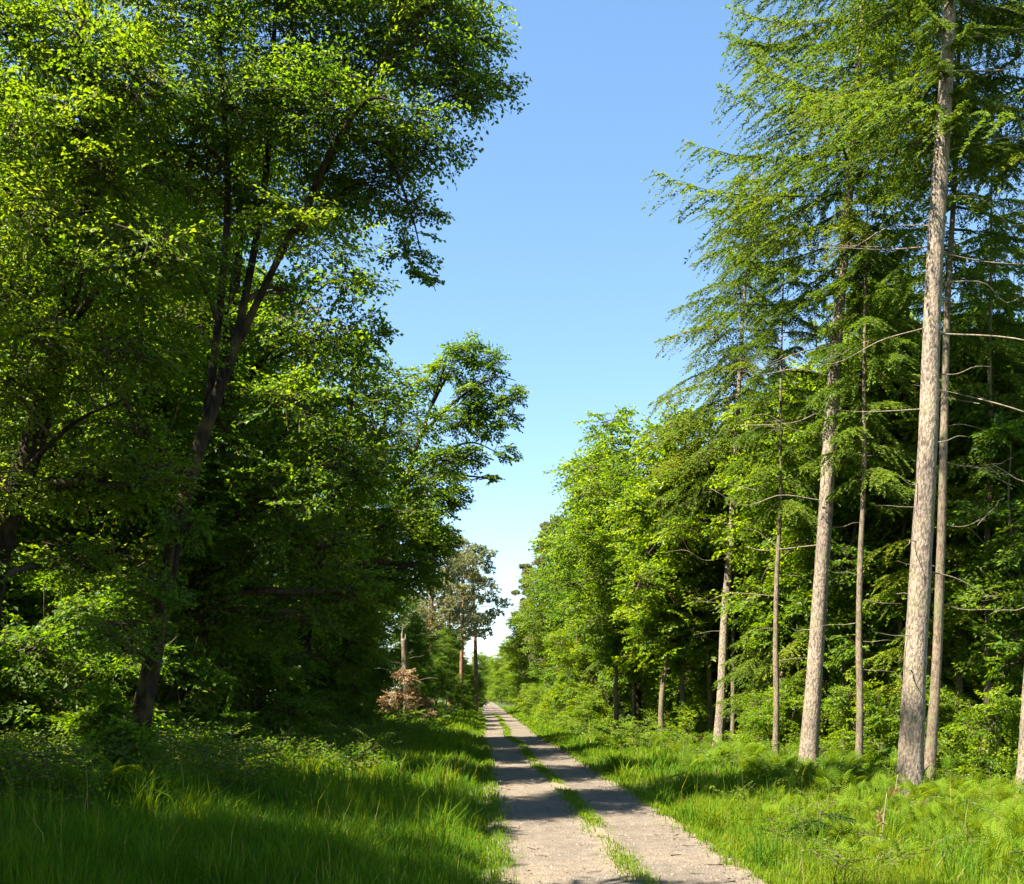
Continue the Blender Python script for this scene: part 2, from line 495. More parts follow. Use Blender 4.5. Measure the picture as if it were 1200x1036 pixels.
def lobe_sprays(rng, lobes, density=14.0, size=(0.6, 1.0), droop=0.15, inner=0.35, axis=None):
    """sprays over ellipsoidal leaf masses; returns pos, fwd, up, scale, tint"""
    PP, FF, UU, SS, TT = [], [], [], [], []
    for lb in lobes:
        c = np.array(lb[:3], float); r = np.array(lb[3:6], float)
        dens = lb[6] if len(lb) > 6 else 1.0
        area = 4 * math.pi * ((r[0] * r[1]) ** 1.6 / 3 + (r[0] * r[2]) ** 1.6 / 3 + (r[1] * r[2]) ** 1.6 / 3) ** (1 / 1.6)
        n = max(6, int(area * density * dens / ((size[0] + size[1]) / 2) ** 1.5 / 4))
        d = norm(rng.normal(0, 1, (n, 3)))
        rad = inner + (1 - inner) * rng.random(n) ** 0.55
        wobble = 1 + 0.18 * np.sin(d[:, 0] * 5 + c[0]) * np.sin(d[:, 2] * 6 + c[1])
        p = c + d * r * (rad * wobble)[:, None]
        s = np.minimum(rng.uniform(size[0], size[1], n), max(r[0] * 0.95, 0.3))
        out = d * [1, 1, 0.35]
        if axis is not None:
            w = p - np.array([axis[0], axis[1], 0]); w[:, 2] = 0
            out = out * 0.6 + norm(w) * 0.6
        f = norm(norm(out + 1e-6) + rng.normal(0, 0.35, (n, 3)) * [1, 1, 0.45] - [0, 0, droop])
        u = np.array([0, 0, 1.0]) + rng.normal(0, 0.42, (n, 3)) + d * [0.25, 0.25, 0]
        PP.append(p - f * (s * 0.55)[:, None]); FF.append(f); UU.append(u); SS.append(s)
        TT.append(np.clip(rng.normal(0.45, 0.12) + 0.0 * rad + rng.normal(0, 0.12, n), 0, 1))
    return [np.concatenate(x) for x in (PP, FF, UU, SS, TT)]

def branch_to(acc, rng, a, b, r0, r1, mat=1, sag=0.1, n=7):
    a = np.array(a, float); b = np.array(b, float)
    L = np.linalg.norm(b - a)
    m1 = a + (b - a) * 0.35 + rng.normal(0, 0.06 * L, 3) + [0, 0, sag * L]
    m2 = a + (b - a) * 0.7 + rng.normal(0, 0.05 * L, 3) + [0, 0, sag * L * 0.7]
    V, Q = tube([a, m1, m2, b], [r0, r0 * 0.7 + r1 * 0.3, r1], n, 6)
    acc.add(V, Q, 0.5, mat, True)

def nearest_on(skel, c):
    """skel: list of (pts, radii) polylines; a start point on them below/near c"""
    best = None
    for pts, rad in skel:
        P = resample(pts, 24)
        rr = np.interp(np.linspace(0, 1, 24), np.linspace(0, 1, len(rad)), rad)
        d = np.linalg.norm(P - c, axis=1) + np.maximum(P[:, 2] - c[2] + 0.4, 0) * 2.5
        i = int(np.argmin(d))
        if best is None or d[i] < best[0]:
            best = (d[i], P[i], rr[i])
    return best[1], best[2]

def broadleaf_crown(seed, skel, lobes, density=14, size=(0.6, 1.0), leaf_k=1.0, mats=None, droop=0.15, twig_r=0.006, inner=0.35, sub=4, sprays=None, axis=None, tshift=0.0):
    rng = np.random.default_rng(seed)
    acc = Acc()
    pos, fwd, up, sc, tint = lobe_sprays(rng, lobes, density, size, droop, inner, axis)
    place_sprays(acc, rng, pos, fwd, up, sc, leaf_k, np.clip(tint + tshift, 0, 1), twig_r=twig_r, sprays=sprays)
    for lb in lobes:
        c = np.array(lb[:3], float); r = np.array(lb[3:6])
        a, rr = nearest_on(skel, c)
        r0 = min(rr * 0.6, 0.03 + 0.022 * np.linalg.norm(c - a))
        branch_to(acc, rng, a, c, r0, r0 * 0.45)
        for _ in range(sub):
            d = norm(rng.normal(0, 1, 3) + norm(c - a) * 0.6)
            branch_to(acc, rng, a + (c - a) * rng.uniform(0.5, 1.0), c + d * r * 0.6, r0 * 0.45, 0.006, n=5)
    return acc.mesh("crown", mats or [M['leaf'], M['twig']])

def tube_mesh(name, pts, radii, mat, n_ring=40, n_side=12, seed=0, rough=0.04):
    V, Q = tube(pts, radii, n_ring, n_side, np.random.default_rng(seed), rough)
    return quads_mesh(name, V, Q, np.full(len(V), 0.5), [mat], smooth=True)

# ---- template trees in local coordinates --------------------------------------------------
def make_broadleaf(seed, h, r, crown0, trunk_r, lean=(0, 0), density=9, leaf_k=1.5, n_lobes=16, size=(0.9, 1.5), bark='oak_bark', fork=True, spread=0.8):
    """returns list of (part name, mesh, kind)"""
    rng = np.random.default_rng(seed)
    top = np.array([lean[0], lean[1], h * 0.93])
    tp = [np.array([0, 0, -0.3]), np.array([lean[0] * 0.12, lean[1] * 0.12, h * 0.15]) + rng.normal(0, 0.05, 3) * [1, 1, 0],
          np.array([lean[0] * 0.4, lean[1] * 0.4, h * 0.42]) + rng.normal(0, 0.16, 3) * [1, 1, 0], np.array([lean[0] * 0.75, lean[1] * 0.75, h * 0.7]) + rng.normal(0, 0.25, 3) * [1, 1, 0], top]
    tr = [trunk_r * 1.35, trunk_r, trunk_r * 0.78, trunk_r * 0.45, trunk_r * 0.15]
    skel = [(tp, tr)]
    parts = [("trunk", tube_mesh("trunk", tp, tr, M[bark], 36, 12, seed), None)]
    limbs = []
    for k in range(4 if fork else 0):
        t = rng.uniform(0.32, 0.62)
        a = resample(tp, 40)[int(t * 39)]
        az = k * 1.57 + rng.uniform(-0.5, 0.5)
        L = r * rng.uniform(0.6, 0.95)
        b = a + np.array([math.cos(az) * L, math.sin(az) * L, L * rng.uniform(0.7, 1.3)])
        m = (a + b) / 2 + np.array([0, 0, 0.12 * L]) + rng.normal(0, 0.1, 3)
        rr = trunk_r * 0.42
        skel.append(([a, m, b], [rr, rr * 0.6, rr * 0.25]))
        parts.append(("limb", tube_mesh("limb", [a, m, b], [rr, rr * 0.6, rr * 0.25], M[bark], 14, 8, seed + k), None))
    lobes = []
    for k in range(n_lobes):
        t = (k + rng.uniform(0, 1)) / n_lobes
        z = crown0 + (h - crown0) * t
        prof = math.sin(math.pi * min(max(0.12 + 0.80 * t, 0), 1)) ** 0.7
        az = k * 2.4 + rng.uniform(-0.4, 0.4)
        rad = r * prof * spread * rng.uniform(0.35, 0.85)
        ax = np.array([lean[0], lean[1]]) * (z / h) ** 1.2
        lr = r * rng.uniform(0.30, 0.50) * (0.65 + 0.45 * prof)
        lobes.append((ax[0] + math.cos(az) * rad, ax[1] + math.sin(az) * rad, z, lr, lr, lr * rng.uniform(0.55, 0.85)))
    me = broadleaf_crown(seed + 5, skel, lobes, density, size, leaf_k, sub=2, twig_r=0.010)
    parts.append(("crown", me, "stuff"))
    return parts

# fir branch: flat drooping boughs of narrow shoots
def fir_branch(rng, n_let=19, droop=0.18, shoot=0.042, hang=0.35, gap=0.020, rise=0.0):
    P, D, N, S, TA, TB = [], [], [], [], [], []
    curve = lambda t: np.array([t, 0.03 * math.sin(5 * t), (0.10 - rise) * t - (0.10 + droop - 1.5 * rise) * t * t + 0.06 * t ** 3])
    for k in range(n_let * 2):
        t = 0.10 + 0.88 * (k / (n_let * 2)) + rng.uniform(-0.02, 0.02)
        sd = 1 if k % 2 else -1
        l = (0.42 * (1 - t) ** 0.8 + 0.09) * rng.uniform(0.6, 1.15) * (0.55 + 0.45 * min(1, t * 3))
        a = sd * R(rng.uniform(28, 82))
        p0 = curve(t)
        d0 = np.array([math.cos(a), math.sin(a), -0.08 - hang * rng.random()])
        m = max(4, int(l / gap))
        bend = lambda u: p0 + d0 * l * u + np.array([0.10 * l * u * u, 0, -hang * l * 0.5 * u * u])
        TA.append(p0); TB.append(bend(0.55)); TA.append(bend(0.55)); TB.append(bend(1))
        for q in range(m):
            u = (q + 0.6) / m
            for s2 in (1, -1):
                if rng.random() < 0.12: continue
                aa = a + s2 * rng.uniform(0.45, 0.95)
                P.append(bend(u)); D.append(np.array([math.cos(aa), math.sin(aa), rng.uniform(-0.85, 0.3)]))
                N.append(np.array([0, 0, 1.0]) + rng.normal(0, 0.9, 3)); S.append(shoot * rng.uniform(0.7, 1.25) * (1.0 - 0.35 * u))
        P.append(bend(0.97)); D.append(d0 + [0, 0, -0.2]); N.append(np.array([0, 0, 1.0]) + rng.normal(0, 0.4, 3)); S.append(shoot)
    for t0 in np.linspace(0, 0.72, 5):
        TA.append(curve(t0)); TB.append(curve(t0 + 0.18))
    for t0 in np.linspace(0.35, 1.0, 36):
        for s2 in (1, -1):
            P.append(curve(t0)); aa = s2 * rng.uniform(0.3, 1.0)
            D.append(np.array([math.cos(aa), math.sin(aa), rng.uniform(-0.7, 0.2)])); N.append(np.array([0, 0, 1.0]) + rng.normal(0, 0.8, 3)); S.append(shoot * rng.uniform(0.7, 1.2))
    return [np.array(x) for x in (P, D, N, S, TA, TB)]

_rf = np.random.default_rng(5)
FIR_BR = [fir_branch(_rf) for _ in range(6)]
FIR_FINE = [fir_branch(_rf, 24, 0.12, 0.031, 0.5, 0.0125, 0.36) for _ in range(5)]
FIR_DROOP = [fir_branch(_rf, 15, 0.34, 0.05, 0.8) for _ in range(5)]

def make_conifer_crown(seed, z0, z1, rmax, n, lib, n_hi=None, z_hi=None, open_front=False, tip_up=0.15, mat='fir', wid=0.40, axis=lambda z: (0, 0), prof=None, leaf_k=1.0, bias=None, tint0=0.45):
    rng = np.random.default_rng(seed)
    acc = Acc()
    pos, fwd, sc = [], [], []
    for k in range(n):
        if n_hi is None:
            t = (k + rng.random()) / n
        elif k < n_hi:                               # close boughs below z_hi, fewer in the top
            t = (k + rng.random()) / n_hi * (z_hi - z0) / (z1 - z0)
        else:
            t = (z_hi - z0) / (z1 - z0) + (k - n_hi + rng.random()) / (n - n_hi) * (z1 - z_hi) / (z1 - z0)
        z = z0 + (z1 - z0) * t
        L = rmax * (prof(t) if prof else (1 - t) ** 0.75 * (0.55 + 0.45 * min(1, t * 5))) * rng.uniform(0.62, 1.1) + 0.25
        az = k * 2.399 + rng.uniform(-0.5, 0.5)
        if open_front and math.sin(az) < -0.25 and z < z_hi:   # few boughs left on the side that faces the clearing
            L *= 0.28
        if bias:                                     # boughs grow longer towards the open side
            L *= 1 + bias[1] * math.cos(az - bias[0])
        pitch = tip_up * (t - 0.25) + rng.uniform(-0.12, 0.10)
        a = axis(z)
        pos.append((a[0], a[1], z)); fwd.append((math.cos(az), math.sin(az), pitch)); sc.append(L)
    pos = np.array(pos); fwd = np.array(fwd); sc = np.array(sc)
    up = np.array([0, 0, 1.0]) + rng.normal(0, 0.12, (n, 3))
    which = rng.integers(0, len(lib), n)
    F = rot_frames(fwd, up)
    for k, (P, D, N, S, TA, TB) in enumerate(lib):
        ix = np.where(which == k)[0]
        if not len(ix): continue
        f = F[ix]; s = sc[ix][:, None, None]
        tr = lambda A: np.einsum('nij,nkj->nki', f, np.broadcast_to(A[None], (len(ix), *A.shape)))
        p = (tr(P) * s + pos[ix][:, None]).reshape(-1, 3)
        d = tr(D).reshape(-1, 3); nn = tr(N).reshape(-1, 3)
        ln = (S[None] * np.sqrt(s[:, :, 0] / 3.0) * 2.75 * leaf_k * rng.uniform(0.8, 1.2, (len(ix), len(S)))).ravel()
        V, Q = leaf_quads(p, d, nn, ln, ln * wid, 0.1)
        tb = np.clip(rng.normal(tint0, 0.12, len(ix)), 0.05, 0.95)
        tint = np.clip(np.repeat(tb, len(S)) + rng.normal(0, 0.16, len(p)), 0, 1)
        acc.add(V, Q, np.repeat(tint, 4), 0)
        a = (tr(TA) * s + pos[ix][:, None]).reshape(-1, 3); b = (tr(TB) * s + pos[ix][:, None]).reshape(-1, 3)
        nl = len(TA) - 5
        w = np.r_[np.tile([0.005, 0.003], nl // 2), 0.024, 0.020, 0.015, 0.010, 0.006]
        w2 = np.r_[np.tile([0.003, 0.0015], nl // 2), 0.020, 0.015, 0.010, 0.006, 0.003]
        rr = (np.tile(w, len(ix)) * np.repeat(np.sqrt(sc[ix] / 3), len(w)))
        r2 = (np.tile(w2, len(ix)) * np.repeat(np.sqrt(sc[ix] / 3), len(w)))
        V, Q = thin_tubes(a, b, rr, r2)
        acc.add(V, Q, 0.5, 1)
    return acc.mesh("crown", [M[mat], M['twig']])

def make_pine(seed, h, r, crown0, trunk_r, n_lobes=60, bark='pine_bark', tuft=0.24, dens=1.0):
    rng = np.random.default_rng(seed)
    lean = rng.normal(0, 0.35, 2)
    tp = [np.array([0, 0, -0.3]), np.array([0.05, 0, h * 0.3]), np.array([lean[0] * 0.5, lean[1] * 0.5, h * 0.65]), np.array([lean[0], lean[1], h * 0.97])]
    tr = [trunk_r * 1.3, trunk_r, trunk_r * 0.7, trunk_r * 0.2]
    acc = Acc()
    for k in range(n_lobes):
        t = ((k + rng.random()) / n_lobes)
        z = crown0 + (h - crown0) * t
        az = k * 2.4 + rng.uniform(-0.6, 0.6)
        rad = r * (math.sin(math.pi * (0.2 + 0.72 * t)) ** 0.8) * rng.uniform(0.1, 1.0) ** 0.8
        c = np.array([lean[0] * z / h + math.cos(az) * rad, lean[1] * z / h + math.sin(az) * rad, z + 0.25 * rad])
        lr = np.array([1.0, 1.0, rng.uniform(0.4, 0.75)]) * r * rng.uniform(0.14, 0.33)
        n = int(30 * dens * (lr[0] / (0.27 * r)) ** 1.5) + 6
        d = norm(rng.normal(0, 1, (n, 3)))
        p = c + d * lr * (rng.random(n) ** 0.4)[:, None]
        m = 9
        base = np.repeat(p, m, 0)
        dd = norm(rng.normal(0, 1, (n * m, 3)) + np.repeat(d, m, 0) * 0.8 + [0, 0, 0.35])
        ln = tuft * rng.uniform(0.7, 1.3, n * m)
        V, Q = leaf_quads(base, dd, norm(rng.normal(0, 1, (n * m, 3))), ln, ln * 0.36, 0.05)
        tb = rng.normal(0.45, 0.15)
        tint = np.clip(np.repeat(tb + rng.normal(0, 0.15, n), m), 0, 1)
        acc.add(V, Q, np.repeat(tint, 4), 0)
        a, rr = nearest_on([(tp, tr)], c)
        branch_to(acc, rng, a, c, 0.028, 0.008, sag=0.0)
    return [("trunk", tube_mesh("trunk", tp, tr, M[bark], 24, 10, seed, 0.03), None), ("crown", acc.mesh("crown", [M['pine'], M['twig']]), "stuff")]

LAB = {
    (11.8, 21.5): "green broadleaf crown hanging in at the right edge behind the cut-off fir trunk",
    (9.4, 26.2): "small bright broadleaf between the straight fir and the thin pale pole",
    (11.3, 29.5): "tall leafy broadleaf filling the gap behind the thin pale pole",
    (10.6, 28): "slim broadleaf stem just behind the thin pale pole",
    (9.0, 39): "dark-crowned broadleaf right behind the mid-distance fir",
    (13.2, 23.2): "slender broadleaf half cut off behind the right edge fir",
    (10.4, 37): "rounded broadleaf seen between the mid-distance fir and the thin fir pole",
    (10.8, 24.5): "drooping conifer directly behind the thickest fir trunk, boughs showing on both sides",
    (9.6, 29.5): "conifer green to the ground behind the lower trunk of the straight fir",
    (8.9, 31.2): "small drooping conifer behind the thin pole left of the straight fir",
    (12.6, 27.5): "taller conifer in deep shade behind the slim fir pole",
    (11.2, 22.4): "bare mid-brown pole between the thickest fir and the right edge",
    (10.4, 25.2): "bare shaded pole just left of the thickest fir trunk",
    (12.3, 24.0): "dim bare pole beside the mid-brown one near the right edge",
    (9.6, 22.2): "leafy shrub around the foot of the thickest fir",
    (8.6, 28.5): "broad shrub at the left of the straight fir's foot",
    (8.2, 41): "shrub filling the dark gap between the young maples' stems",
    (11.4, 26): "taller shrub in the shade behind the thickest fir",
    (5.0, 46.5): "bright low shrub at the verge under the nearest young maple",
    (4.9, 49): "bright shrub beyond the one under the nearest young maple",
    (9.3, 34.5): "low bright shrub at the foot of the mid-distance fir",
    (-6.0, 15.8): "large shrub left of the forked tree's foot",
    (-4.9, 22.5): "rounded dark shrub right of the forked tree's foot at the grass edge",
    (-5.6, 18.3): "low shrub just behind the forked tree's base",
    (-7.2, 17.2): "shrub near the left edge behind the pale-leaved sapling",
    (-4.4, 31): "dark shrub furthest out toward the track along the left wood's foot",
    (-5.2, 25.5): "shrub just beyond the rounded dark one at the grass edge",
    (-6.6, 22.5): "tall shrub behind the forked tree's trunk, deep in shade",
    (-7.6, 14.6): "shrub cut off by the left edge under the sunlit tree",
    (-7.6, 19): "dark tree filling the wood between the sunlit edge tree and the forked trunk",
    (-9.5, 31): "dark tree in the depth directly behind the forked trunk",
    (-7.2, 34): "dark tree deep behind the oak's leaning trunk",
    (-4.3, 76): "round dark tree above the rust-brown bush, left of the far pines",
    (5.9, 76): "bright round tree at the foot of the tall grey-brown pine",
    (5.0, 96): "small bright tree right of the gap where the track vanishes",
}
def plant(parts, name, label, cat, x, y, rz=0.0, s=1.0, group=None, tint=(1, 1, 1), sz=None, sink=0.0):
    label = LAB.get((x, y), label)
    e = thing(name, label, cat, (x, y, float(gz(x, y)) - sink), rz, group, (s, s, sz or s))
    for pn, me, kind in parts:
        o = link(pn, me, e, kind)
        o.color = (*tint, 1)
    return e

PI = math.pi
# =================================================================== LEFT WOOD: near trees
# tree with the forked dark trunk that leans over the verge
def hero_left():
    y0 = 14.0
    e = thing("broadleaf_tree", "large leaning broadleaf tree whose dark mossy trunk forks high above the left verge", "tree", (-4.6, y0, float(gz(-4.6, y0))))
    g = float(gz(-4.6, y0))
    loc = lambda x, dy, z: np.array([x + 4.6, dy, z - g])
    tp = [loc(-4.68, 0, g - 0.3), loc(-4.58, 0, 1.4), loc(-4.32, 0, 2.85), loc(-4.08, 0.05, 4.25), loc(-3.70, 0.1, 5.6), loc(-3.42, 0.15, 6.4), loc(-3.34, 0.2, 6.8)]
    tr = [0.20, 0.135, 0.12, 0.112, 0.10, 0.085, 0.05]
    link("trunk", tube_mesh("trunk", tp, tr, M['oak_bark'], 60, 16, 3, 0.05), e)
    limbs = [
        ([loc(-3.80, 0.1, 5.2), loc(-3.70, 0.25, 6.3), loc(-3.58, 0.3, 7.6), loc(-3.52, 0.3, 9.0), loc(-3.6, 0.1, 11.0), loc(-3.5, 0, 13.2)], [0.08, 0.07, 0.058, 0.046, 0.034, 0.018]),
        ([loc(-3.38, 0.2, 6.6), loc(-3.14, 0.3, 8.0), loc(-2.98, 0.4, 9.4), loc(-2.92, 0.5, 11.2), loc(-2.8, 0.4, 13.5)], [0.072, 0.06, 0.048, 0.034, 0.018]),
        ([loc(-3.40, 0.2, 6.5), loc(-2.85, 0.05, 7.55), loc(-2.35, -0.1, 8.4), loc(-1.85, -0.2, 9.3), loc(-1.25, -0.3, 10.4), loc(-0.6, -0.3, 11.2)], [0.07, 0.058, 0.047, 0.037, 0.025, 0.012]),
        ([loc(-1.85, -0.2, 9.3), loc(-1.3, -0.25, 9.1), loc(-0.95, -0.2, 8.3), loc(-0.8, -0.2, 7.7)], [0.04, 0.03, 0.02, 0.008]),
        ([loc(-2.6, 0, 8.0), loc(-1.9, 0.1, 8.7), loc(-1.35, 0.2, 8.9)], [0.05, 0.03, 0.01]),
        ([loc(-2.35, -0.1, 8.4), loc(-1.9, -0.7, 8.9), loc(-1.4, -1.2, 9.2), loc(-1.0, -1.5, 9.0)], [0.06, 0.045, 0.03, 0.012]),
        ([loc(-4.0, 0.05, 4.6), loc(-4.6, -0.5, 5.5), loc(-5.4, -0.9, 6.6)], [0.06, 0.045, 0.015]),
    ]
    for k, (p, r) in enumerate(limbs):
        link("limb", tube_mesh("limb", p, [q * 0.8 for q in r], M['oak_bark'], 30, 10, 20 + k, 0.05), e)
    L = []
    def lb(px, py, r, dy=0.0, sq=0.62, dens=1.0):
        yy = y0 + dy
        L.append((*loc((px - 563) / 1200 * yy, dy, 1.75 + (814 - py) / 1200 * yy), r, r, r * sq, dens))
    for a in [(555, 40, 0.55), (575, 100, 0.42), (530, 90, 0.75), (500, 20, 1.0), (430, 60, 1.15, 0.6), (455, 150, 0.85, -0.3), (500, 170, 0.55), (440, 215, 0.72, 0.2), (480, 250, 0.45),
              (478, 300, 0.36), (497, 325, 0.22), (380, 130, 1.0, -0.6), (395, 235, 0.7, 0.8), (340, 40, 1.2), (330, 160, 0.9, 1.0), (345, 260, 0.6, -0.5), (265, 110, 1.15, -0.2), (240, 210, 0.95, 0.5),
              (205, 300, 0.85, -0.6), (290, 250, 0.6, 1.2), (185, 160, 0.9, 0.2), (170, 400, 0.8, -0.8), (420, -50, 1.1), (300, -70, 1.3), (530, -45, 0.9), (200, 20, 1.1, 0.4), (240, -110, 1.3), (185, 690, 0.5, -1.0), (150, 740, 0.55, -1.2), (225, 620, 0.4, -0.9),
              (330, 340, 0.4, 0.9), (215, 380, 0.55, 0.7), (150, 500, 0.6, -0.6)]:
        lb(*a)
    skel = [(tp, tr)] + limbs
    me = broadleaf_crown(77, skel, L, 19, (0.42, 0.85), 0.76, sub=4, twig_r=0.005, tshift=0.05)
    link("crown", me, e, "stuff")
hero_left()

def hero_edge():
    y0 = 13.0
    e = thing("broadleaf_tree", "broadleaf tree with bright sunlit leaves and dark ivy-dark trunk at the far left edge", "tree", (-6.25, y0, float(gz(-6.25, y0))))
    e["label"] = "sunlit yellow-green broadleaf tree with nearly black leaning trunk at the far left edge"
    g = float(gz(-6.25, y0))
    k = y0 / 1200
    loc = lambda px, py, dy=0.0: np.array([(px - 563) * (y0 + dy) / 1200 + 6.25, dy, 1.75 + (814 - py) * (y0 + dy) / 1200 - g])
    tp = [np.array([-0.05, 0, -0.3]), loc(-8, 740), loc(12, 620), loc(45, 520), loc(72, 420), loc(88, 330), loc(110, 235), loc(105, 120), loc(95, -30), loc(110, -180)]
    tr = [0.24, 0.17, 0.16, 0.15, 0.14, 0.13, 0.11, 0.08, 0.05, 0.03]
    link("trunk", tube_mesh("trunk", tp, tr, M['oak_bark'], 60, 14, 8, 0.05), e)
    limbs = [([loc(76, 400), loc(130, 330, -0.2), loc(190, 280, -0.5)], [0.07, 0.05, 0.02]), ([loc(88, 330), loc(40, 260, -0.5), loc(-30, 180, -1.0)], [0.08, 0.055, 0.02]),
             ([loc(108, 250), loc(140, 160, 0.3), loc(170, 60, 0.5)], [0.07, 0.05, 0.02]), ([loc(30, 560), loc(90, 500, -0.6), loc(150, 470, -0.9)], [0.05, 0.035, 0.012])]
    for q, (p, r) in enumerate(limbs):
        link("limb", tube_mesh("limb", p, [v * 0.75 for v in r], M['oak_bark'], 20, 10, 40 + q, 0.05), e)
    L = []
    for a in [(30, 60, 1.0, -0.3), (95, 60, 0.9, -0.6), (160, 110, 0.8, -0.7), (20, 160, 0.95, -0.9), (90, 150, 0.7, -0.9), (40, 260, 0.9, -1.0), (130, 210, 0.55, -0.8), (0, 350, 0.9, -0.8), (160, 300, 0.75, -0.8),
              (95, 320, 0.45, -1.3), (60, 400, 0.55, -1.2), (20, 460, 0.8, -0.6), (130, 420, 0.75, -0.6), (70, 560, 0.7, 0.6), (0, 570, 0.7, -0.4), (130, 560, 0.7, 0.2), (190, 560, 0.55, 0.2), (60, -60, 0.9), (160, -40, 0.8), (-50, 120, 0.6), (-55, 380, 0.6),
              (-20, 660, 0.6), (90, 660, 0.6, 0.6), (190, 210, 0.6, 0.6)]:
        px, py, r = a[:3]; dy = a[3] if len(a) > 3 else 0
        L.append((*loc(px, py, dy), r, r, r * 0.6))
    me = broadleaf_crown(91, [(tp, tr)] + limbs, L, 19.5, (0.42, 0.85), 0.76, sub=3, twig_r=0.005, tshift=0.18)
    link("crown", me, e, "stuff")
hero_edge()

def lobed_tree(name, label, base, tp, tr, limbs, lobes, seed, y0, dens=11, size=(0.6, 1.1), leaf_k=1.2, tshift=0.0, bark='oak_bark', group=None, tint=(1, 1, 1), sq=0.65):
    """tree given by its own skeleton and leaf masses (world metres: x, depth offset, height)"""
    g = float(gz(base, y0))
    e = thing(name, label, "tree", (base, y0, g), group=group)
    T = lambda P: [np.array([p[0] - base, p[1], p[2] - g]) for p in P]
    tp = T(tp); limbs = [(T(p), r) for p, r in limbs]
    o = link("trunk", tube_mesh("trunk", tp, tr, M[bark], 44, 12, seed, 0.05), e)
    for q, (p, r) in enumerate(limbs):
        link("limb", tube_mesh("limb", p, r, M[bark], 18, 8, seed + q, 0.04), e)
    L = [(x - base, dy, z - g, r, r, r * sq) for x, dy, z, r in lobes]
    o = link("crown", broadleaf_crown(seed, [(tp, tr)] + limbs, L, dens, size, leaf_k, sub=3, twig_r=0.007, tshift=tshift), e, "stuff")
    o.color = (*tint, 1)

def W(y0, items):
    """(px, py, r[, dy]) seen from the road's end -> metres at depth y0"""
    out = []
    for a in items:
        dy = a[3] if len(a) > 3 else 0
        out.append(((a[0] - 563) / 1200 * (y0 + dy), dy, 1.75 + (814 - a[1]) / 1200 * (y0 + dy), a[2]))
    return out

lobed_tree("broadleaf_tree", "tall dense broadleaf tree right behind the forked trunk, shaded side over the verge", -5.6, [(-5.6, 0, 0), (-5.5, 0, 3), (-5.1, 0, 6.5), (-4.8, 0, 9.5), (-4.5, 0, 13)], [0.3, 0.22, 0.17, 0.1, 0.03],
           [([(-5.3, 0, 4.8), (-4.2, -0.5, 6.2), (-3.2, -0.8, 7.0)], [0.09, 0.06, 0.02]), ([(-5.0, 0, 7.2), (-4.0, 0.3, 8.8), (-3.3, 0.4, 10)], [0.09, 0.06, 0.02]), ([(-5.3, 0, 5.2), (-6.4, -0.6, 7.0), (-7.4, -0.9, 8.6)], [0.09, 0.06, 0.02])],
           W(20, [(375, 290, 1.1), (405, 330, 0.7), (360, 380, 1.3, -0.8), (410, 400, 0.9), (425, 470, 0.9), (345, 480, 1.2, -1.2), (400, 545, 1.2, -0.5), (330, 590, 1.2, -1), (430, 560, 0.7), (270, 520, 1.2, -1), (220, 600, 1.3, -1), (160, 560, 1.3, -1), (300, 660, 1.2, -0.5), (390, 640, 1.0), (280, 380, 1.3), (200, 430, 1.4),
                  (310, 230, 1.3), (230, 280, 1.5), (270, 150, 1.4), (130, 650, 1.2, -0.5), (420, 690, 0.8), (350, 720, 1.0), (250, 700, 1.2), (436, 395, 0.35), (442, 500, 0.5), (110, 480, 1.4), (240, 760, 1.0), (160, 740, 1.0)]), 101, 20, 10, (0.6, 1.05), 1.15, tshift=0.05)

lobed_tree("broadleaf_tree", "yellow-topped broadleaf tree leaning out between the dense dark tree and the oak bough", -5.2, [(-5.2, 0, 0), (-5.0, 0, 3), (-4.4, 0, 6.5), (-3.8, 0, 9), (-3.5, 0, 12)], [0.26, 0.2, 0.15, 0.1, 0.03],
           [([(-4.6, 0, 5.4), (-3.4, -0.5, 7.2), (-2.4, -0.8, 8.4)], [0.08, 0.05, 0.02]), ([(-4.2, 0, 7.2), (-3.0, 0.3, 9), (-2.4, 0.4, 10.4)], [0.08, 0.05, 0.02])],
           W(29, [(455, 450, 1.0), (470, 500, 1.2), (440, 540, 1.3), (490, 560, 1.1), (410, 610, 1.4), (465, 620, 1.2, -0.5), (500, 615, 0.8), (425, 690, 1.2), (470, 675, 0.8), (400, 520, 1.4), (420, 430, 0.8), (390, 700, 1.3), (360, 620, 1.4), (415, 745, 1.0), (500, 660, 0.6), (405, 760, 0.9), (395, 770, 0.9)]), 131, 29, 10, (0.7, 1.2), 1.35, tshift=0.1)

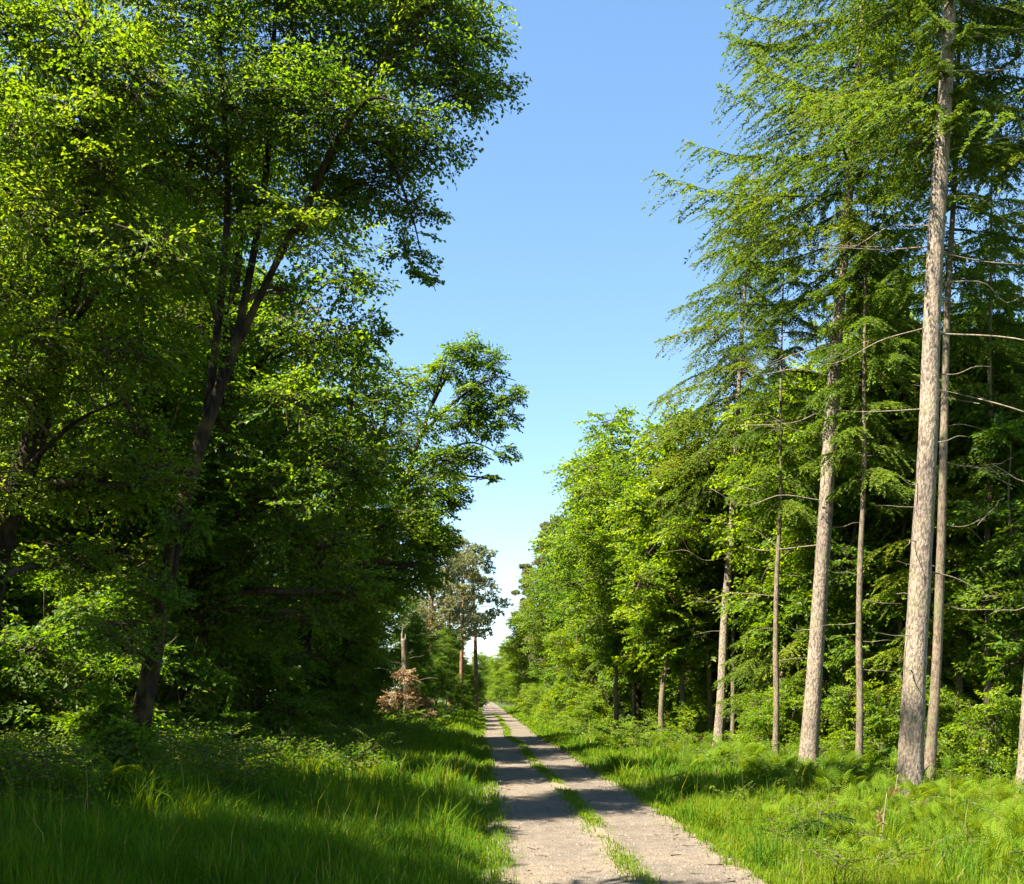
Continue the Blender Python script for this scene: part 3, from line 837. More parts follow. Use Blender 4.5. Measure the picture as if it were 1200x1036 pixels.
lobed_tree("oak_tree", "oak whose airy upper bough reaches out over the track against the blue sky", -5.4, [(-5.4, 0, 0), (-4.9, 0, 3.2), (-3.9, 0, 6.6), (-2.9, 0, 9.4), (-2.0, 0, 12), (-1.3, 0, 14)], [0.3, 0.22, 0.18, 0.13, 0.08, 0.03],
           [([(-2.9, 0, 9.4), (-1.7, 0.2, 10.6), (-0.4, 0.3, 11.2), (0.7, 0.3, 10.8)], [0.1, 0.07, 0.04, 0.015]), ([(-2.2, 0, 11.4), (-0.9, -0.3, 12.6), (0.5, -0.5, 13.4), (1.3, -0.5, 13.3)], [0.08, 0.06, 0.035, 0.012]), ([(-1.8, 0, 12.5), (-1.0, 0.4, 14.2), (-0.5, 0.6, 15.0)], [0.06, 0.04, 0.015])],
           W(38, [(545, 410, 0.8), (575, 425, 0.75), (520, 430, 0.75), (555, 455, 0.85), (598, 465, 0.7), (596, 490, 0.6), (540, 490, 0.9), (560, 480, 0.7), (500, 450, 0.45), (570, 500, 0.6), (590, 530, 0.5), (575, 560, 0.38), (550, 535, 0.7), (520, 540, 1.0), (500, 590, 1.3), (530, 580, 0.7), (480, 640, 1.5), (515, 630, 0.9), (440, 600, 1.6), (445, 680, 1.3), (495, 680, 0.8), (420, 660, 1.6), (415, 740, 1.2), (390, 760, 1.2), (500, 640, 0.9)]), 151, 38, 15, (0.6, 1.15), 1.4, tshift=0.05, sq=0.7)

# =================================================================== template trees
B1 = make_broadleaf(201, 14.5, 4.2, 2.2, 0.20, (0.6, 0), 8, 1.9, 20, (0.9, 1.6))
B2 = make_broadleaf(202, 12.5, 3.6, 1.6, 0.17, (-0.4, 0.5), 8, 1.9, 18, (0.9, 1.5))
Y1 = make_broadleaf(203, 11.5, 2.3, 3.2, 0.085, (0.5, 0.2), 9, 1.7, 16, (0.7, 1.2), bark='pole_bark', fork=False)
Y2 = make_broadleaf(204, 10.0, 2.1, 2.6, 0.075, (-0.4, 0.3), 9, 1.7, 15, (0.7, 1.2), bark='pole_bark', fork=True)

def make_bush(seed, h, r, leaf_k=1.2, dens=9, mats=None, stems=6, size=(0.5, 0.95)):
    rng = np.random.default_rng(seed)
    parts, skel, lobes = [], [], []
    for k in range(stems):
        az = k * 2 * PI / stems + rng.uniform(-0.4, 0.4)
        l = r * rng.uniform(0.35, 0.8)
        p = [np.array([0.12 * math.cos(az), 0.12 * math.sin(az), -0.15]), np.array([math.cos(az) * l * 0.4, math.sin(az) * l * 0.4, h * 0.4]), np.array([math.cos(az) * l, math.sin(az) * l, h * rng.uniform(0.6, 0.95)])]
        rr = [0.03, 0.02, 0.008]
        skel.append((p, rr))
        parts.append(("stem", tube_mesh("stem", p, rr, M['twig'], 9, 6, seed + k, 0.03), None))
    for k in range(int(9 * r)):
        az = k * 2.4 + rng.uniform(-0.3, 0.3); t = rng.uniform(0.0, 1.0)
        rad = r * math.sqrt(max(0.05, 1 - t ** 2)) * rng.uniform(0.3, 0.8); lr = r * rng.uniform(0.28, 0.45)
        lobes.append((math.cos(az) * rad, math.sin(az) * rad, h * (0.14 + 0.8 * t), lr, lr, lr * 0.65))
    parts.append(("foliage", broadleaf_crown(seed + 3, skel, lobes, dens, size, leaf_k, mats, sub=1, twig_r=0.006), "stuff"))
    return parts
S1 = make_bush(301, 3.4, 2.0)
S2 = make_bush(302, 2.4, 1.6)
S3 = make_bush(303, 4.6, 2.1, 1.35, 8, None, 6, (0.6, 1.1))
SD = make_bush(304, 2.1, 1.25, 1.0, 8, [M['dead'], M['dead_wood']], 7, (0.4, 0.8))

PN1 = make_pine(401, 15.0, 3.0, 5.6, 0.18, 38)
PN2 = make_pine(402, 13.5, 2.7, 6.0, 0.16, 32)
PN3 = make_pine(403, 16.5, 1.7, 3.0, 0.14, 75, 'pole_bark', dens=1.2)

# tall firs
def fir_parts(seed, h, z0, r, tr, lean, n, lib=FIR_BR, bias=None, dens_low=True, bark='fir_bark', tint0=0.45, n_side=18, rough=0.035, prof=None, leaf_k=1.0, n_hi=None, z_hi=None, open_front=False):
    rng = np.random.default_rng(seed)
    ax = lambda z: (lean[0] * (z / h), lean[1] * (z / h))
    zs = np.linspace(-0.3, h, 9)
    tp = [np.array([*ax(max(z, 0)), z]) + rng.normal(0, 0.02, 3) * [1, 1, 0] for z in zs]
    rad = [tr * (1 - 0.86 * max(z, 0) / h) * (0.96 + 0.5 * math.exp(-max(z + 0.1, 0) / 0.35)) for z in np.linspace(-0.3, h, 140)]
    parts = [("trunk", tube_mesh("trunk", tp, rad, M[bark], 110, n_side, seed, rough * 1.5), None)]
    parts.append(("crown", make_conifer_crown(seed, z0, h + 0.2, r, n, lib, axis=ax, bias=bias, tint0=tint0, prof=prof, leaf_k=leaf_k, n_hi=n_hi, z_hi=z_hi, open_front=open_front), "stuff"))
    return parts, ax

def dead_branch_mesh(seed, L, r=0.018):
    rng = np.random.default_rng(seed)
    p = [np.array([0, 0, 0]), np.array([L * 0.35, rng.normal(0, 0.05) * L, 0.05 * L]), np.array([L * 0.7, rng.normal(0, 0.08) * L, rng.uniform(-0.04, 0.1) * L]), np.array([L, rng.normal(0, 0.12) * L, rng.uniform(-0.15, 0.1) * L])]
    return tube_mesh("dead_branch", p, [r, r * 0.75, r * 0.5, r * 0.2], M['dead_wood'], 12, 6, seed, 0.05)
DEAD = [dead_branch_mesh(500 + k, L, r) for k, (L, r) in enumerate([(0.35, 0.011), (0.8, 0.011), (1.5, 0.013), (2.4, 0.015), (3.2, 0.016), (0.5, 0.011), (1.1, 0.012), (1.2, 0.012), (2.0, 0.014), (2.8, 0.016)])]
TWIG = [dead_branch_mesh(520 + k, L, 0.007) for k, L in enumerate([0.4, 0.7, 0.9])]
_rdb = random.Random(12)

def add_dead(e, ax, tr, h, items, bright=False):
    """items: height, azimuth (0 = right, pi = left, -pi/2 towards the camera), which, pitch"""
    for z, az, k, pitch in items:
        a = ax(z); rr = tr * (1 - 0.86 * z / h) * 0.85
        L = (0.35, 0.8, 1.5, 2.4, 3.2)[k]
        o = link("dead_branch", DEAD[k + 5 * (_rdb.random() < 0.5)], e)
        o.location = (a[0] + math.cos(az) * rr, a[1] + math.sin(az) * rr, z)
        o.rotation_euler = (_rdb.uniform(0, 6.28), -pitch + _rdb.uniform(-0.14, 0.22), az + _rdb.uniform(-0.3, 0.3))
        o.scale = (_rdb.uniform(0.75, 1.15),) * 3
        for q in range(0 if k < 2 else _rdb.randint(1, 3)):
            w = link("twig", _rdb.choice(TWIG), o)
            u = _rdb.uniform(0.35, 0.8)
            w.location = (L * u * 0.8, 0, 0.03 * L)
            w.rotation_euler = (0, _rdb.uniform(-0.3, 0.6), _rdb.choice((-1, 1)) * _rdb.uniform(0.4, 0.9))

def fir(name, label, x, y, parts_ax, tr, h, dead, group=None, tint=(1, 1, 1)):
    parts, ax = parts_ax
    e = plant(parts, name, label, "tree", x, y, 0, 1, group, tint)
    add_dead(e, ax, tr, h, dead)
    return e

# first fir: thick pale trunk near the right edge
_rd = random.Random(4)
F1 = fir_parts(601, 25, 11.2, 3.9, 0.21, (1.6, 0.3), 60, lib=FIR_FINE, bias=(PI * 0.9, 0.22), n_hi=32, z_hi=16.5, leaf_k=1.1, open_front=True)
fir("fir_tree", "thickest pale-barked fir trunk standing in bracken near the right edge", 7.25, 17.2, F1, 0.21, 25,
    [(8.1, PI * 0.95, 4, -0.05), (8.0, 0.1, 4, -0.10), (8.9, 0.3, 3, -0.06), (9.4, 0.1, 4, 0.02), (9.5, PI * 1.05, 3, 0.12), (9.9, PI * 0.85, 3, 0.10), (10.4, 0.2, 3, -0.12), (11.2, 0.1, 4, 0.16), (12.6, 0.15, 4, 0.1), (13.2, 0.0, 3, 0.05),
     (5.4, PI * 1.1, 0, 0.15), (5.0, PI, 1, 0.25), (4.4, PI * 1.2, 0, 0.1), (3.5, PI, 0, 0.12), (2.8, PI * 1.1, 1, 0.05), (2.2, PI * 1.3, 0, 0), (6.7, PI * 0.9, 2, 0), (3.9, 0.1, 1, -0.1), (7.3, 0.1, 1, 0.2), (6.1, -0.4, 0, 0.2)])
F2 = fir_parts(602, 24, 10.7, 3.75, 0.20, (1.9, 0.2), 82, lib=FIR_FINE, bias=(PI, 0.24), n_hi=58, z_hi=18.5, leaf_k=1.15)
fir("fir_tree", "straight pale fir trunk left of the thickest one, boughs sweeping out toward the track", 7.25, 22.6, F2, 0.20, 24,
    [(8.9, PI, 4, -0.08), (8.2, PI * 0.9, 3, -0.12), (7.6, PI, 3, 0.05), (6.9, PI * 1.1, 1, 0.3), (6.1, PI, 3, 0.03), (5.5, 0.1, 1, 0.1), (5.1, PI * 0.9, 2, 0.0), (9.6, PI * 1.05, 4, -0.2), (9.9, 0.2, 3, -0.1), (10.4, PI * 0.8, 3, -0.25), (4.2, 0.2, 0, 0.2), (7.2, 0.1, 2, 0.0), (3.2, PI, 0, 0)])
F3 = fir_parts(603, 19, 8.5, 3.4, 0.17, (1.2, 0.1), 80, lib=FIR_DROOP, bias=(PI, 0.3))
fir("fir_tree", "mid-distance fir with bare straight trunk and drooping olive boughs above the maples", 7.7, 33.0, F3, 0.17, 19,
    [(6.9, PI, 2, 0.2), (6.3, PI, 3, 0.1), (5.6, 0.2, 2, 0.0), (4.8, PI, 2, 0.1), (7.4, 0.1, 3, 0), (3.9, PI, 1, 0.1)], tint=(1.0, 0.95, 0.9))
F4 = fir_parts(604, 19, 9.5, 2.4, 0.105, (1.0, 0.2), 48, lib=FIR_DROOP, bark='pole_bark', n_side=10)
fir("fir_tree", "slim fir pole rising just behind the thickest trunk", 8.5, 19.2, F4, 0.105, 19, [(6.2, 0.1, 2, 0.0), (5.0, 0.0, 2, -0.1), (3.5, 0.2, 1, 0), (6.9, 0.3, 1, 0.2), (4.2, PI, 1, 0)])
F5 = fir_parts(605, 22, 10.5, 3.6, 0.14, (2.2, 0.2), 4, n_side=14)
F5[0][1] = F1[0][1]
fir("fir_tree", "fir trunk cut off by the right edge of the view", 9.3, 17.4, F5, 0.14, 22, [(5.5, PI, 2, 0.15), (6.6, PI, 3, 0.2), (3.4, PI, 1, 0)])
F6 = fir_parts(606, 13.5, 6.2, 1.7, 0.085, (0.3, 0.1), 44, lib=FIR_DROOP, bark='pole_bark', n_side=10)
fir("fir_tree", "thin fir pole just left of the second pale fir trunk", 7.3, 25.2, F6, 0.085, 13.5, [(3.4, PI, 1, 0.1), (2.6, 0.1, 1, 0), (4.2, PI, 2, 0.1), (4.8, 0.2, 1, 0)])
fir("fir_tree", "thin pale fir pole between the two thick fir trunks", 8.05, 21.6, F6, 0.085, 13.5,
    [(2.9, 0.1, 1, 0.1), (3.3, PI, 1, 0), (2.3, 0.2, 1, 0), (3.8, 0, 1, 0.1), (4.3, PI, 1, 0)])
fir("fir_tree", "pale slender fir pole close to the right of the mid-distance fir", 8.7, 35.2, F6, 0.085, 13.5, [(3.6, PI, 1, 0.1), (4.4, 0.2, 1, 0)])

# young conifers that hang green to the ground inside the right wood
E1 = fir_parts(611, 13, 1.2, 2.7, 0.10, (0.2, 0.1), 64, lib=FIR_DROOP, bark='pole_bark', n_side=10)[0]
E2 = fir_parts(612, 10, 0.9, 2.4, 0.085, (-0.2, 0.1), 58, lib=FIR_DROOP, bark='pole_bark', n_side=10)[0]

# slim broadleaf stems and conifers in the right wood, front row one by one
BRIGHT = (1.6, 1.38, 0.9)  # leaf colour lifted to paint sunlight into the right-hand wood
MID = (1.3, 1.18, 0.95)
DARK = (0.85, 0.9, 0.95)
fr = [
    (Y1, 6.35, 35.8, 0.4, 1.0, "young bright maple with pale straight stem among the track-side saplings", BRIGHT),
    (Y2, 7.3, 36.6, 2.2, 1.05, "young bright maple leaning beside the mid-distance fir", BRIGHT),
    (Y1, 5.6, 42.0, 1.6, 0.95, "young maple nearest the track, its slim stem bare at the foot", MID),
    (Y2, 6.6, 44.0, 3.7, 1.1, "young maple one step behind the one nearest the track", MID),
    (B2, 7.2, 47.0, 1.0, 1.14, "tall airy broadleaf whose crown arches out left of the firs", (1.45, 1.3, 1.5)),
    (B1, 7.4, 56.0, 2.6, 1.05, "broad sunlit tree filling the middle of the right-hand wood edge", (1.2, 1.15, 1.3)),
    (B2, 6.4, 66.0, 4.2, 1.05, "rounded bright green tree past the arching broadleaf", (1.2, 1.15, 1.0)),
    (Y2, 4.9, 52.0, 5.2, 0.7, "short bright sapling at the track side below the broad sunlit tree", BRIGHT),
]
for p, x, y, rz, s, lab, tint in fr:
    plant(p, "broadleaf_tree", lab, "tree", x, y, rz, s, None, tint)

GR = "broadleaf trees deep in the right-hand wood"
GC = "drooping conifers deep in the right-hand wood"
rng = random.Random(9)
# conifers hanging behind the firs
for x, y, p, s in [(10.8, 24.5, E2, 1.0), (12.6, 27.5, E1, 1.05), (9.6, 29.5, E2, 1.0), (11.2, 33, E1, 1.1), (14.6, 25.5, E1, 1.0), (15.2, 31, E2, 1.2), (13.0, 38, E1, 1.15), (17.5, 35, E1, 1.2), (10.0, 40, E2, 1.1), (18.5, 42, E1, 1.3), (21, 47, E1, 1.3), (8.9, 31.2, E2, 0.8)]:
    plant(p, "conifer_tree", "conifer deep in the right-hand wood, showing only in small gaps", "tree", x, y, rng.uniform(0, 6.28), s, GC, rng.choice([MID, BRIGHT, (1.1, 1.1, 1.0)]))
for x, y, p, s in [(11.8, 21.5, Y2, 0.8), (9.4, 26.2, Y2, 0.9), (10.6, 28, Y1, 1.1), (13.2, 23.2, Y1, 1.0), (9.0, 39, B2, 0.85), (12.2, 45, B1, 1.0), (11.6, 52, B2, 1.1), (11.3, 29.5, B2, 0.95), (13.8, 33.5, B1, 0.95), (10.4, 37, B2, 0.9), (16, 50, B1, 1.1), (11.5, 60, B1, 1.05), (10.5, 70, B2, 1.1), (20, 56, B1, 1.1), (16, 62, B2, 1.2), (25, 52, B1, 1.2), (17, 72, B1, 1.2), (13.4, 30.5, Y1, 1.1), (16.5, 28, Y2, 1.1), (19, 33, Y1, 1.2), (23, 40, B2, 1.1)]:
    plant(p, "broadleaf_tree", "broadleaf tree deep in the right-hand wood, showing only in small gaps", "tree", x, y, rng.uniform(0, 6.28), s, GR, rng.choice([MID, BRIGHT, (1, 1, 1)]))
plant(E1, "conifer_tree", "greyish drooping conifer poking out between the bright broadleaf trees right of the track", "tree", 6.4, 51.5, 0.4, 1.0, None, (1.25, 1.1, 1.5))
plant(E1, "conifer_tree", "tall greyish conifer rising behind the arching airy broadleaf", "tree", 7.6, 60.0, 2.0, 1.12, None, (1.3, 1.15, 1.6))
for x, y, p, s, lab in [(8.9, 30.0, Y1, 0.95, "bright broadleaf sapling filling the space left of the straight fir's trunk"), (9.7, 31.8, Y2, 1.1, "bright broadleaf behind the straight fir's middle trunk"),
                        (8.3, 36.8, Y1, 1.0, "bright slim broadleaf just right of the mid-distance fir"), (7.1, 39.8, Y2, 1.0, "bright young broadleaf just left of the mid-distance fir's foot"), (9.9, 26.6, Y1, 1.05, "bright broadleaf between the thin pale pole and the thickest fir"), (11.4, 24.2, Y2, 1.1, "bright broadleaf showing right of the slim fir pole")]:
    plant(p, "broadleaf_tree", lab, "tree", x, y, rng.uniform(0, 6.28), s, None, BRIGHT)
for x, y, p, s, lab in [(8.0, 27.2, S2, 0.75, "low bright shrub between the thin fir pole and the straight fir"), (9.2, 24.4, S2, 0.8, "low bright shrub at the foot of the thin pale pole"), (7.4, 36.0, S2, 0.6, "small bright shrub right at the foot of the young leaning maple"), (10.6, 20.8, S2, 0.75, "low bright shrub in the gap right of the thickest fir")]:
    plant(p, "shrub", lab, "shrub", x, y, rng.uniform(0, 6.28), s, None, BRIGHT)
# bare thin trunks in the dark interior
GT = "bare thin trunks in the shade of the right-hand wood"
F8 = F6
for x, y in [(11.2, 22.4), (12.3, 24.0), (10.4, 25.2), (13.6, 26.2), (12.0, 29.3), (14.2, 28.8), (10.9, 31.0), (9.9, 33.4), (12.4, 34.2)]:
    e = plant(F8[0], "conifer_pole", "bare thin pole far back in the dim right-hand wood", "tree", x, y, rng.uniform(0, 6.28), rng.uniform(0.9, 1.15), GT, DARK)

# right side further down the track
GRF = "trees lining the far right side of the track"
plant(PN3, "pine_tree", "tall grey-brown pine with dull needles rising past the right-hand broadleaf trees", "tree", 5.6, 88, 0.3, 1.0, None, (1.1, 1.05, 1.0))
plant(PN3, "pine_tree", "taller grey pine just behind the first one right of the track", "tree", 7.4, 92, 2.0, 1.07, None, (1.05, 1.0, 1.0))
plant(PN1, "pine_tree", "dark-topped pine whose crown stands over the right-hand treeline", "tree", 9.5, 84, 1.1, 1.15, None, (0.9, 0.9, 0.9))
plant(PN3, "pine_tree", "slim brownish pine nearest the bright gap over the track", "tree", 5.0, 104, 3.0, 0.9, None, (1.15, 1.05, 1.0))
for x, y, p, s, t in [(5.9, 76, B2, 0.95, (1.3, 1.2, 1.0)), (5.0, 96, B2, 0.8, BRIGHT), (4.6, 112, Y2, 1.05, BRIGHT), (7.0, 120, B1, 0.75, MID), (4.9, 135, B2, 0.8, BRIGHT), (6.5, 155, B1, 0.6, MID), (4.6, 175, B2, 0.8, BRIGHT), (6.5, 200, B1, 0.6, MID), (8, 108, B1, 0.9, MID), (12, 98, B1, 1.1, MID), (12, 84, B2, 1.1, MID), (12, 130, B1, 1.0, MID), (14, 160, B1, 1.0, MID), (4.2, 230, B1, 0.6, MID), (10, 240, B1, 0.8, MID)]:
    plant(p, "broadleaf_tree", "round green tree along the right side of the track in the distance", "tree", x, y, rng.uniform(0, 6.28), s, GRF, t)

# =================================================================== LEFT WOOD: deeper and further
GL = "dark broadleaf trees inside the left-hand wood"
for x, y, p, s in [(-12.5, 19, B2, 0.75), (-7.6, 19, B1, 0.8), (-11, 22, B1, 1.0), (-8.5, 25, B2, 1.05), (-13, 28, B1, 1.05), (-9.5, 31, B1, 1.0), (-7.2, 34, B2, 1.0), (-12, 37, B2, 1.1), (-16, 35, B1, 1.1), (-12, 40, B1, 0.68), (-12.5, 47, B1, 1.1), (-18, 46, B1, 1.2), (-21, 52, B1, 1.2), (-8.5, 54, B2, 1.1), (-13, 60, B1, 1.1), (-7.0, 63, B2, 0.95), (-9, 74, B1, 1.0), (-18, 66, B1, 1.1), (-24, 80, B1, 1.2), (-6.4, 50, Y2, 0.9), (-9.5, 66, B2, 1.0)]:
    plant(p, "broadleaf_tree", "broadleaf tree deep in the left-hand wood, showing only in small gaps", "tree", x, y, rng.uniform(0, 6.28), s, GL, rng.choice([(1, 1, 1), MID, DARK]))
# far left: the pines by the bend
plant(PN1, "pine_tree", "tall pine on the left with bare orange upper trunk leaning crown toward the gap", "tree", -2.7, 90, 0.6, 1.02, None, (1.35, 1.25, 1.15))
plant(PN2, "pine_tree", "second pine on the left with a reddish bare trunk beside the taller one", "tree", -1.7, 94, 2.4, 1.06, None, (1.3, 1.22, 1.15))
plant(PN2, "pine_tree", "bluish pine at the outer edge of the far left pines", "tree", -0.4, 97, 4.0, 1.18, None, (1.1, 1.15, 1.2))
plant(PN1, "pine_tree", "brown-tinged pine half hidden by the oak's dark leaves", "tree", -4.2, 88, 4.4, 1.0, None, (1.1, 1.05, 1.0))
GLF = "trees lining the far left side of the track"
for x, y, p, s, t in [(-4.3, 76, B2, 0.55, DARK), (-3.6, 84, B2, 0.5, (1, 1, 1)), (-3.2, 100, B1, 0.5, (1, 1, 1)), (-3.0, 112, B2, 0.5, DARK), (-3.2, 126, B1, 0.5, DARK), (-3.4, 145, B2, 0.5, DARK), (-4, 165, B1, 0.5, DARK), (-4, 190, B2, 0.5, DARK), (-7, 108, B1, 0.8, DARK), (-8, 130, B1, 0.8, DARK), (-9, 160, B1, 0.8, DARK), (-4, 220, B1, 0.6, MID), (-9, 230, B1, 0.8, MID)]:
    plant(p, "broadleaf_tree", "green tree along the shaded left side of the track in the distance", "tree", x, y, rng.uniform(0, 6.28), s, GLF, t)
GE = "trees closing the far end of the track"
for x, y, s in [(-1.0, 292, 0.62), (3.5, 300, 0.55), (8, 296, 0.66), (-7, 300, 0.7), (1.0, 330, 0.7), (14, 310, 0.8), (-14, 315, 0.8), (20, 330, 0.9), (-4, 280, 0.35), (4.5, 275, 0.3), (1.5, 285, 0.3), (6.5, 282, 0.4), (-2, 310, 0.5), (3, 320, 0.6), (-9, 285, 0.5), (10, 280, 0.5)]:
    plant(B1, "broadleaf_tree", "green tree closing the far end of the straight track", "tree", x, y, rng.uniform(0, 6.28), s * 1.45, GE, MID)

# trees beside and behind the viewpoint that shade the verge and the track
GB = "bushes at the far end of the track"
for x, y, s in [(-1.8, 268, 1.2), (0.8, 276, 1.0), (4.2, 266, 1.2), (6.6, 272, 1.4), (9.5, 262, 1.5), (-5.5, 262, 1.5), (13, 270, 1.6), (-9, 270, 1.7), (2.2, 290, 1.5), (5.5, 240, 1.0), (-2.6, 236, 1.0), (7.2, 222, 1.2), (8.4, 190, 1.2), (6.6, 170, 1.0), (3.7, 186, 1.1), (4.4, 206, 1.2), (3.8, 238, 1.2), (5.2, 256, 1.4), (7.4, 250, 1.5), (3.4, 262, 1.3)]:
    plant(S3, "bush", "pale green bush at the far end of the straight track", "bush", x, y, rng.uniform(0, 6.28), s, GB, MID)
GS = "trees beside the viewpoint whose shade falls on the verge"
for x, y, p, s in [(-7.6, 5.0, B2, 0.86), (-7.4, 9.2, Y1, 0.85), (-5.4, 4.6, Y2, 1.15), (-11.0, 9.4, B1, 0.55), (-11.4, 13.0, B2, 0.58), (-10.5, 16.5, B1, 0.55), (-8.8, -1.0, B1, 0.75)]:
    plant(p, "broadleaf_tree", "leafy broadleaf tree at the left of the verge that shades the grass", "tree", x, y, rng.uniform(0, 6.28), s, GS)

# =================================================================== shrubs
GLS = "shrubs filling the dark foot of the left-hand wood"
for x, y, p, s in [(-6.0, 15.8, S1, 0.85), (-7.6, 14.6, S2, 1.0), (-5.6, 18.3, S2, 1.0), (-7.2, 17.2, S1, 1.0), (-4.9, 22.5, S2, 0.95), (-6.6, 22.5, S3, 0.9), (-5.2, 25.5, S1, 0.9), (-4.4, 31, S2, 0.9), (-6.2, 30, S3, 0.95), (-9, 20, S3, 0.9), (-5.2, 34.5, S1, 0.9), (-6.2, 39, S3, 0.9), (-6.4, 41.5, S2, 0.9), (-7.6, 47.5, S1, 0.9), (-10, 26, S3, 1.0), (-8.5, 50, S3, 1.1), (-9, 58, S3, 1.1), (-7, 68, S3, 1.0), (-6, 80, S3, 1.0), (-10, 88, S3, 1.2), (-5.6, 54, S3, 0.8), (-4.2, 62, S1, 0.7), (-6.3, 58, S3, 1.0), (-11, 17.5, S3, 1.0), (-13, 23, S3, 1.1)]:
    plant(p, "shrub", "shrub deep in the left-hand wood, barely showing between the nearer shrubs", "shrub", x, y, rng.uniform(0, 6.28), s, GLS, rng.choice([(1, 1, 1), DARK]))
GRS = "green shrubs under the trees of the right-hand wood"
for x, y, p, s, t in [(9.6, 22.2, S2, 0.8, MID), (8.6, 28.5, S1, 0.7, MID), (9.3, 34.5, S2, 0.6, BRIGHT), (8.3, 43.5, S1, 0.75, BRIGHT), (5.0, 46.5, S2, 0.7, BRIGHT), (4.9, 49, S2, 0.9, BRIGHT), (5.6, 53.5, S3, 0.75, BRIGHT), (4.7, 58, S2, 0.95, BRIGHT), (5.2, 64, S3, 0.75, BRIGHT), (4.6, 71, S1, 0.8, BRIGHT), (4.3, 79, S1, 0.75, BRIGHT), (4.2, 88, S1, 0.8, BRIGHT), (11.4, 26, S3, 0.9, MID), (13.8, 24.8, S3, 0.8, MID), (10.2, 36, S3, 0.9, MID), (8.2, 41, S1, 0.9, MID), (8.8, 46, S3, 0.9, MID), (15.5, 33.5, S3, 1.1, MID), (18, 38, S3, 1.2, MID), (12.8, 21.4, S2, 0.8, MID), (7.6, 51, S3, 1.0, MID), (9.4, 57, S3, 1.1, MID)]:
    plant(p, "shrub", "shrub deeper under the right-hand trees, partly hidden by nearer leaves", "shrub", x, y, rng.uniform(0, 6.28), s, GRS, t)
GP = "low trees at the foot of the far left pines"
for x, y, p, s in [(-2.9, 80, Y2, 0.45), (-2.0, 86, S3, 0.7), (-2.9, 87, Y1, 0.6), (-1.3, 92, S3, 0.7), (-2.2, 96, Y2, 0.6), (-1.1, 102, S3, 1.0), (-0.9, 112, S3, 0.9), (-1.0, 124, S3, 1.0), (-1.2, 140, S3, 1.1), (-4.2, 70, S3, 0.7)]:
    plant(p, "low_tree", "bushy dark green growth at the foot of the far left pines", "bush", x, y, rng.uniform(0, 6.28), s, GP, rng.choice([(1, 1, 1), DARK]))
plant(SD, "dead_bush", "rust-brown dead bush at the foot of the broken trunk", "shrub", -3.5, 45.0, 0.7, 1.1)
plant(SD, "dead_bush", "smaller faded brown bush beside the rust-brown one", "shrub", -2.5, 47.5, 2.7, 0.6)

# broken-off trunk standing above the dead bush
def snag():
    e = thing("broken_trunk", "broken-off dead trunk standing behind the rust-brown bush", "dead tree", (-3.45, 47.0, float(gz(-3.45, 47))), scale=(0.95, 0.95, 0.88))
    link("trunk", tube_mesh("trunk", [(0.10, 0, -0.2), (0.08, 0, 1.5), (-0.02, 0, 3.2), (-0.06, 0, 4.25)], [0.22, 0.17, 0.15, 0.12], M['pole_bark'], 40, 12, 71, 0.12), e)
    link("splinter", tube_mesh("splinter", [(-0.12, 0, 4.1), (-0.14, 0, 4.45), (-0.10, 0, 4.85)], [0.07, 0.05, 0.008], M['dead_wood'], 8, 6, 72, 0.1), e)
    link("splinter", tube_mesh("splinter", [(0.0, 0.03, 4.1), (0.02, 0.03, 4.35), (0.0, 0.03, 4.5)], [0.06, 0.04, 0.008], M['dead_wood'], 8, 6, 73, 0.1), e)
    for z, az, k in [(3.2, 0.2, 1), (2.4, PI, 2), (3.7, PI, 0), (1.9, 0.1, 2), (2.9, 2.6, 1), (3.5, -0.4, 0)]:
        o = link("dead_branch", DEAD[k], e); o.location = (math.cos(az) * 0.16, 0, z); o.rotation_euler = (0, -0.2, az)
snag()

# bare fallen branch lying on the left verge
def fallen():
    x, y = -2.1, 52.0
    e = thing("fallen_branch", "bare grey fallen branch sticking up from the left verge by the brown bush", "branch", (x, y, float(gz(x, y))))
    link("main_stem", tube_mesh("main_stem", [(-1.2, 0, 0.05), (0, 0.1, 0.6), (1.0, 0.2, 0.9)], [0.05, 0.035, 0.01], M['dead_wood'], 12, 8, 81, 0.05), e)
    for a, b, c in [((-0.4, 0, 0.42), (-0.3, 0.1, 1.1), (0.1, 0.1, 1.7)), ((0.1, 0.1, 0.62), (0.4, 0, 1.1), (0.4, 0.0, 1.6)), ((0.3, 0.1, 0.7), (0.8, 0, 0.7), (1.5, -0.1, 0.4)), ((-0.1, 0.05, 0.55), (-0.6, 0, 0.95), (-1.0, 0, 1.1))]:
        link("side_branch", tube_mesh("side_branch", [a, b, c], [0.025, 0.018, 0.005], M['dead_wood'], 8, 6, 82, 0.05), e)
fallen()

# =================================================================== ground cover
def verge_blocked(x, y):
    d = x - wob(y)
    n = 0.07 * np.sin(y * 3.1) + 0.06 * np.sin(y * 7.3 + 1) + 0.05 * np.sin(y * 1.3)
    return (d > EDGE_L + 0.06 + n) & (d < EDGE_R - 0.05 - n * 0.8)

